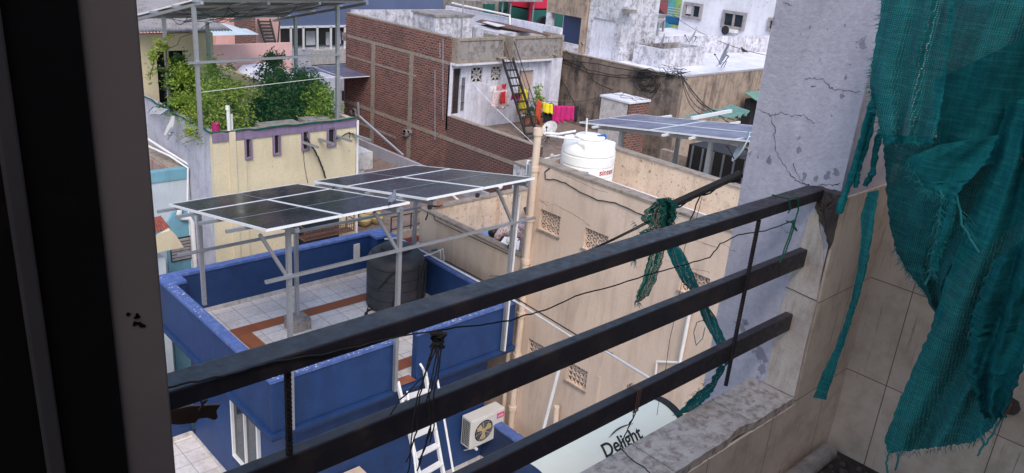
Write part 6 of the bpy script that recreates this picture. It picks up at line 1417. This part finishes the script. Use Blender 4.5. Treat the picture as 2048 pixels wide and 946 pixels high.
for k in range(5):
    y = 8.6+k*.62; mb.bar((18.8, y, 5.9), (18.8, y+.5, 6.7), .09, .09); mb.bar((18.8, y+.5, 5.9), (18.8, y, 6.7), .09, .09)
mb.build('lattice', M['skirt'], t)
t3 = thing('tin_awning', 'crumpled pale green tin awning behind the wide solar array', 'awning', (22, 13.5, 8)); mb = MB(); n = 30; vs = []
a0, a1, a2, a3 = at(1365, 236, 'x', 20.5), at(1462, 212, 'x', 24), at(1500, 226, 'x', 23), at(1470, 236, 'x', 20.5)
for i in range(n+1): s = i/n; dz = Vector((0, 0, .035*math.sin(i*PI/2)+.05*math.sin(i*.5))); vs += [a0.lerp(a1, s)+dz, a3.lerp(a2, s)+dz]
mb.add(vs, [(2*i, 2*i+2, 2*i+3, 2*i+1) for i in range(n)]); mb.build('sheet', M['tin'], t3); 
t3 = thing('doorway_shed', 'dark doorway shed with a small green canopy in the mouldy front wall', 'shed', (27, 17.5, 5)); a, b_ = at(1494, 198, 'y', 18.0), at(1518, 235, 'y', 18.0)
MB().box(a.x, b_.x+1.5, 17.7, 18.08, b_.z-.5, a.z).build('doorway', M['dark'], t3); MB().prism([(a.x-.2, 17.0, a.z-.1), (b_.x+1.6, 17.0, a.z-.1), (b_.x+1.6, 18.05, a.z+.25), (a.x-.2, 18.05, a.z+.25)], (0, 0, .04)).build('canopy', M['tin'], t3)
dish('satellite_dish', 'pale blue satellite dish half hidden behind the pillar', at(1487, 296, 'x', 15.6), (-.55, .75, .35), .34, M['palecyan'], None, True, at(1496, 318, 'x', 15.6))

# ================================================================ background buildings
t = thing('pink_house', 'pink house with a low parapet behind the roof garden', 'house', (14, 31, 0))
MB().box(9.5, 15.0, 28.0, 28.15, 0, 8.38).build('parapet', M['pink'], t); MB().box(9.5, 15.0, 28.151, 34, 0, 7.5).build('body', M['pink'], t)
MB().box(9.5, 17.0, 33, 36, 0, 11).build('rear_wall', M['pink'], t); MB().box(14.9, 15.05, 31.0, 33, 7.5, 9.9).build('stub_wall', M['brick2'], t)
MB().box(12.6, 14.1, 32.9, 32.999, 7.6, 9.8).build('brown_shutter', plain('brown shutter', (.11,.04,.03), .7), t)
MB().box(14.101, 16.95, 32.6, 32.999, 7.5, 10.3).build('pink_wing', M['pink'], t)
t3 = thing('roof_stair', 'dark steel stair behind the pink parapet', 'stair', (15, 31, 7.5)); a, b_, c_, d_ = at(516, 40, 'y', 32.4), at(531, 86, 'y', 31), at(540, 40, 'y', 32.4), at(551, 86, 'y', 31)
MB().bar(a, b_, .06, .12).build('stringer', M['black'], t3); MB().bar(c_, d_, .06, .12).build('stringer', M['black'], t3)
for k in range(7): MB().bar(a.lerp(b_, (k+.5)/7), c_.lerp(d_, (k+.5)/7), .22, .04).build('tread', M['black'], t3)
MB().tube([c_+Vector((.2,0,.7)), d_+Vector((.2,0,.8)), d_+Vector((.1,0,0))], .03, 5).build('handrail', M['black'], t3)
t3 = thing('corrugated_awning', 'long pale curved awning sheet over the pink parapet', 'awning', (12.5, 27.5, 8.9)); mb = MB(); vs = []; n = 40
for i in range(n+1): x = at(400, 62, 'y', 27.0).x+(at(508, 62, 'y', 27.0).x-at(400, 62, 'y', 27.0).x)*i/n; z = at(450, 64, 'y', 27.0).z; hh = .22*math.sin(PI*min(1, i/n+.1)); vs += [(x, 26.6, z-.05), (x, 27.6, z+.02+hh)]
mb.add(vs, [(2*i, 2*i+2, 2*i+3, 2*i+1) for i in range(n)]); mb.build('sheet', M['tin'] if False else M['palecyan'], t3)
t = thing('low_white_house', 'low grey white house between the garden and the slate blue building', 'house', (16, 31, 0)); MB().box(12.0, 16.2, 26.6, 27.9, 0, 7.25).build('body', M['greyw'], t); MB().prism([(12.4, 26.5, 7.25), (14.9, 26.5, 7.25), (13.8, 26.5, 7.75), (12.9, 26.5, 7.7)], (0, 1.2, 0)).build('hump', M['whitewall'], t)
t = thing('slate_building', 'large slate blue building with a glazed veranda behind the canopy', 'building', (24, 40, 0))
zt2 = at(640, 53, 'y', 38).z; zb2 = at(640, 98, 'y', 38).z
MB().box(17, 30.0, 38.0, 44, zt2, 13.5).build('upper_wall', M['gblue'], t)
MB().box(17, 30.0, 38.0, 44, 0, zb2).build('lower_wall', M['greyw'], t); MB().box(17, 30, 39.4, 44, zb2, zt2).build('veranda_back', plain('veranda wall', (.16,.07,.09), .8), t)
mb = MB()
for u in (582, 607, 635, 662, 690): x = at(u, 70, 'y', 37.95).x; mb.box(x-.05, x+.05, 37.93, 37.999, zb2, zt2)
mb.box(17, 26, 37.93, 37.999, zt2-.05, zt2+.05); mb.build('veranda_frame', M['alu'], t)
for u0, u1, v0, v1 in ((612,631,62,90), (652,664,64,90), (672,682,62,88)):
    a, b_ = at(u0, v0, 'y', 38.6), at(u1, v1, 'y', 38.6); MB().box(a.x, b_.x, 38.6, 38.63, b_.z, a.z).build('hung_cloth', M['whitec'], t)
mb = MB(); a, b_ = at(626, 103, 'y', 37.9), at(692, 126, 'y', 37.9); n = 26
for k in range(n): x = a.x+(b_.x-a.x)*k/(n-1); mb.box(x-.045, x+.045, 37.86, 37.96, b_.z, a.z)
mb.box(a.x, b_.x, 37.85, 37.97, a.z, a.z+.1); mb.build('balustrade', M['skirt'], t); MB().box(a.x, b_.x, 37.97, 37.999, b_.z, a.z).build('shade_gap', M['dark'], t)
t = thing('solar_array', 'flat solar array seen edge on between the garden and the brick wall', 'solar panels', (18.5, 31, 6.4))
for k in range(2): array(t, [(Vector((16.9+k*1.75, 30.3, 6.45)), Vector((1.74, 0, 0)), Vector((0, 2.6, .05)), 'x')], M['solar2'])
for x, y in ((17.3, 30.6), (20.1, 30.5), (17.3, 32.5), (20.1, 32.5)): MB().bar((x, y, 3.2), (x, y, 6.4), .07, .07).build('post', M['galv'], t)
t = thing('grey_shop_house', 'grey house with green shaded windows behind the cistern', 'house', (36, 42, 0))
MB().box(30.01, 42, 42, 46, 0, 13).build('wall', M['conc'], t)
for u0, v0, u1, v1 in ((968,8,987,26), (1000,0,1012,20), (1085,50,1092,54)):
    a, b_ = at(u0, v0, 'y', 41.9), at(u1, v1, 'y', 41.9); MB().box(a.x, b_.x, 41.8, 41.999, b_.z, a.z).build('window', M['bgreen'], t)
t3 = thing('roof_canopy', 'dark steel roof canopy on thin posts behind the brick building', 'canopy', (32, 36, 8)); 
MB().prism([at(925, 2, 'y', 36), at(1085, 4, 'y', 36), at(1070, -6, 'y', 39), at(925, -6, 'y', 39)], (0, 0, .1)).build('roof', M['under'], t3)
for u in (955, 1006, 1022, 1068): a = at(u, 3, 'y', 36.2); MB().tube([(a.x, 36.2, 4), a], .05, 6).build('post', M['galv'], t3)
t = thing('red_fronted_shop', 'shop front with scarlet sheets above a bottle green shutter', 'shop', (42, 38, 0)); a, b_ = at(1060, 0, 'y', 39), at(1095, 44, 'y', 39)
MB().box(a.x, b_.x+1.5, 39, 41, at(1080, 17, 'y', 39).z, 12.5).build('red_sheets', M['redroof'], t); MB().box(a.x, b_.x+1.5, 39, 41, 0, at(1080, 20, 'y', 39).z).build('green_shutter', M['bgreen'], t); MB().box(a.x-.05, a.x+.1, 38.9, 38.999, 0, 12).build('red_post', M['redroof'], t)
o = MB().lathe(at(1086, 52, 'y', 27.8)-Vector((0, 0, 0)), [(.28, -.08), (.42, -.1), (.46, 0), (.42, .1), (.28, .08)], 24, 'y').build('old_tyre', M['hose'], smooth=True); tag(o, 'old black tyre standing beside the stair tower', 'tyre')
# white house far right
M['farwhite'] = plaster('flaking far white', (.74,.74,.80), (.42,.42,.5), .35, (.3,.3,.36), .3, (.36,.36,.42), -.01, .8)
t = thing('white_house', 'large flaking white house with grey framed windows at the top right', 'house', (44, 26, 0)); WX = 42.0
wh = []
for u0, v0, u1, v1 in ((1371,3,1402,45), (1449,15,1488,66), (1540,30,1556,70)):
    a, b_ = at(u0, v0, 'x', WX), at(u1, v1, 'x', WX); wh.append((b_.y, a.y, b_.z+.12, a.z-.12 if v0 > 5 else a.z))
wl = [at(1350, 62, 'x', WX).y, at(1362, 0, 'x', WX).y]
MB().box(WX, WX+8, 12, wl[0]-.2, 0, 13.5).build('wall', M['farwhite'], t)
for k, (y0, y1, z0, z1) in enumerate(wh):
    window(t, 'x', WX, -1, y0, y1, z0, z1, M['gblue'] if False else M['asb'], M['glass'], .16, .14, 1)
y0, y1, z0, z1 = wh[0]; mb = MB()
for k in range(10): z = z0+.25+(z1-z0-.4)*k/10; mb.box(WX-.05, WX-.03, (y0+y1)/2, y1-.2, z, z+.05)
mb.build('louvres', M['whitec'], t)
t3 = thing('air_conditioner', 'small air conditioner under the second window of the white house', 'air conditioner', at(1462, 58, 'x', 41.6)); a, b_ = at(1444, 56, 'x', 41.6), at(1470, 67, 'x', 41.6)
MB().box(41.55, 41.98, b_.y, a.y, b_.z, a.z).build('casing', M['acw'], t3, bevel=.02); MB().lathe((41.54, (a.y*.7+b_.y*.3), (a.z+b_.z)/2), [(.26, 0), (.001, -.002)], 24, 'x').build('fan', M['hose'], t3)
t = thing('blue_balcony_house', 'narrow lime and turquoise house with a bright blue balcony board', 'house', (48, 36, 0)); a, b_ = at(1332, 32, 'x', 46), at(1352, 48, 'x', 46)
yl, yr = at(1336, 20, 'x', 50).y, at(1350, 20, 'x', 50).y
MB().box(50, 54, yr-1, yl, 0, 14).build('lime_wall', M['lime'], t); MB().box(49.5, 49.99, at(1344, 20, 'x', 49.7).y, at(1338, 20, 'x', 49.7).y, 0, 14).build('turquoise_pillar', M['turq'], t); MB().box(46, 46.3, b_.y, a.y, b_.z, a.z).build('balcony_board', M['bluefl'], t); MB().box(46.31, 49.4, b_.y, a.y, b_.z-.1, b_.z).build('balcony_floor', M['conc'], t)
mb = MB()
for k in range(4): mb.bar((46.1, a.y, a.z+.1+k*.16), (46.1, b_.y-.3, a.z+.1+k*.16), .05, .05)
mb.build('balcony_rails', M['whitec'], t)
t = thing('tiled_cottage', 'old cottage with a brown gable and maroon roofs in the far distance', 'house', (52, 44, 0))
def gable(t, apex, half, depth, zb, mat, rmat, drop=1.6):
    ax_, ay_, az_ = apex
    MB().prism([(ax_, ay_+half, az_-drop), (ax_, ay_, az_), (ax_, ay_-half, az_-drop), (ax_, ay_-half, zb), (ax_, ay_+half, zb)], (depth, 0, 0)).build('gable_wall', mat, t)
    for s_ in (-1, 1): MB().prism([(ax_-.4, ay_, az_+.12), (ax_-.4, ay_+s_*(half+.4), az_-drop-.2+.12), (ax_+depth, ay_+s_*(half+.4), az_-drop-.2+.12), (ax_+depth, ay_, az_+.12)], (0, 0, .12)).build('roof', rmat, t)
p = at(1315, 10, 'x', 58); gable(t, p, 2.6, 9, 0, M['brown2'], M['maroon'], 2.0)
t = thing('tiled_cottage', 'cream walled cottage with a sagging maroon tiled roof beside the gable', 'house', (56, 50, 0)); p = at(1285, 14, 'x', 56); 
MB().prism([at(1262, 17, 'x', 55), at(1292, 14, 'x', 55), at(1296, 30, 'x', 52), at(1264, 25, 'x', 52)], (0, 0, .2)).build('roof', M['maroon'], t); a, b_ = at(1266, 26, 'x', 52.2), at(1291, 40, 'x', 52.2); MB().box(52.2, 55, b_.y, a.y, 0, a.z).build('wall', M['skirt'], t)
p = at(1270, 10, 'x', 60); MB().box(60, 64, p.y-1.5, p.y+4, 0, p.z+1.5).build('rear_wall', M['brick'], t)
t = thing('slanted_canopy', 'slanted brown sheet canopy on posts behind the far white parapet', 'canopy', (40, 33, 8)); P_ = [at(1250, 42, 'x', 40), at(1329, 39, 'x', 40), at(1318, 45, 'x', 37), at(1256, 60, 'x', 37)]
MB().prism(P_, (0, 0, -.08)).build('sheet', M['under'], t); MB().bar(P_[0], P_[1], .14, .14).build('edge_beam', M['skirt'], t)
for p in P_: MB().bar((p.x, p.y, 4), p, .1, .1).build('post', M['galv'], t)
t = thing('ochre_roof_house', 'low house with an ochre roof sheet behind the far white parapet', 'house', (46, 34, 0)); 
p0, p1, p2, p3 = at(1272, 66, 'z', 7.4), at(1300, 63, 'z', 7.4), at(1380, 66, 'z', 7.4), at(1370, 74, 'z', 7.4); MB().prism([p0, p1, p2, p3], (0, 0, -.1)).build('roof', M['ochre'], t); MB().box(p1.x-1, p1.x+6, p1.y-4, p1.y+4, 0, 6.6).build('wall', M['greyw'], t)
# far city blocks closing the view
rr = random.Random(99); cols = ['greyw', 'concw', 'pink', 'yellow', 'brown2', 'whitewall', 'brick2', 'palecyan']
blocks = [(60+i*9+rr.uniform(-2, 2), 60-i*5+rr.uniform(-3, 3)) for i in range(7)] + [(30+i*8, 58+rr.uniform(0, 6)) for i in range(5)] + [(8+i*6, 50+rr.uniform(-2, 4)) for i in range(4)] + [(-6, 30), (-9, 42), (0, 44), (60, 8), (58, 20), (66, 30)]
labs = {'greyw': 'grey', 'concw': 'weathered white', 'pink': 'pink', 'yellow': 'yellow', 'brown2': 'brown', 'whitewall': 'pale blue', 'brick2': 'brick', 'palecyan': 'light blue'}
for k, (x, y) in enumerate(blocks):
    cn = cols[k % len(cols)]; t = thing('town_house', labs[cn]+' town house in the far background of the roofs', 'house', (x, y, 0), 'far town houses'); h = rr.uniform(6.5, 10.0); sx, sy = rr.uniform(3, 4), rr.uniform(3, 4.5)
    MB().box(x-sx, x+sx, y-sy, y+sy, 0, h).build('wall', M[cn], t); MB().box(x-sx-.1, x+sx+.1, y-sy-.1, y-sy+.15, h, h+.8).build('parapet', M['coping'], t); MB().box(x-sx-.1, x-sx+.15, y-sy+.151, y+sy, h, h+.8).build('parapet', M['coping'], t)
    for z in (h-1.9, h-4.9):
        for yy in (-1.8, 1.2): window(t, 'x', x-sx, -1, y+yy-.5, y+yy+.5, z-.6, z+.6, M['asb'], M['glass'], .08, .06, 1)
# tree between the far houses
def tree(label, base, h, R, seed):
    rr = random.Random(seed); base = Vector(base); t = thing('tree', label, 'tree', base); mb = MB(); mb.tube([base, base+Vector((.1, .1, h*.35)), base+Vector((0, .2, h*.7))], [.28, .2, .08], 8)
    for k in range(8): a = rr.uniform(0, 6.28); mb.tube([base+Vector((.05, .1, h*rr.uniform(.3, .55))), base+Vector((math.cos(a)*R*.7, math.sin(a)*R*.7, h*rr.uniform(.55, .85)))], [.1, .03], 5)
    mb.build('trunk', M['stem'], t); mb = MB()
    for k in range(16): c0 = base+Vector((rr.uniform(-1, 1)*R*.75, rr.uniform(-1, 1)*R*.75, h*rr.uniform(.5, .98))); leaf_cluster(mb, c0, Vector((R*.4, R*.4, R*.3)), 500, .13, rr)
    mb.build('crown', M['leaf2'], t)
p = at(1308, 4, 'x', 68); tree('dark green tree between the far cottages', (68, p.y, 0), 11.5, 3.6, 3)
p = at(1325, 6, 'x', 66); tree('lighter leaning tree by the lime green house', (66, p.y-1, 0), 10, 2.2, 4)
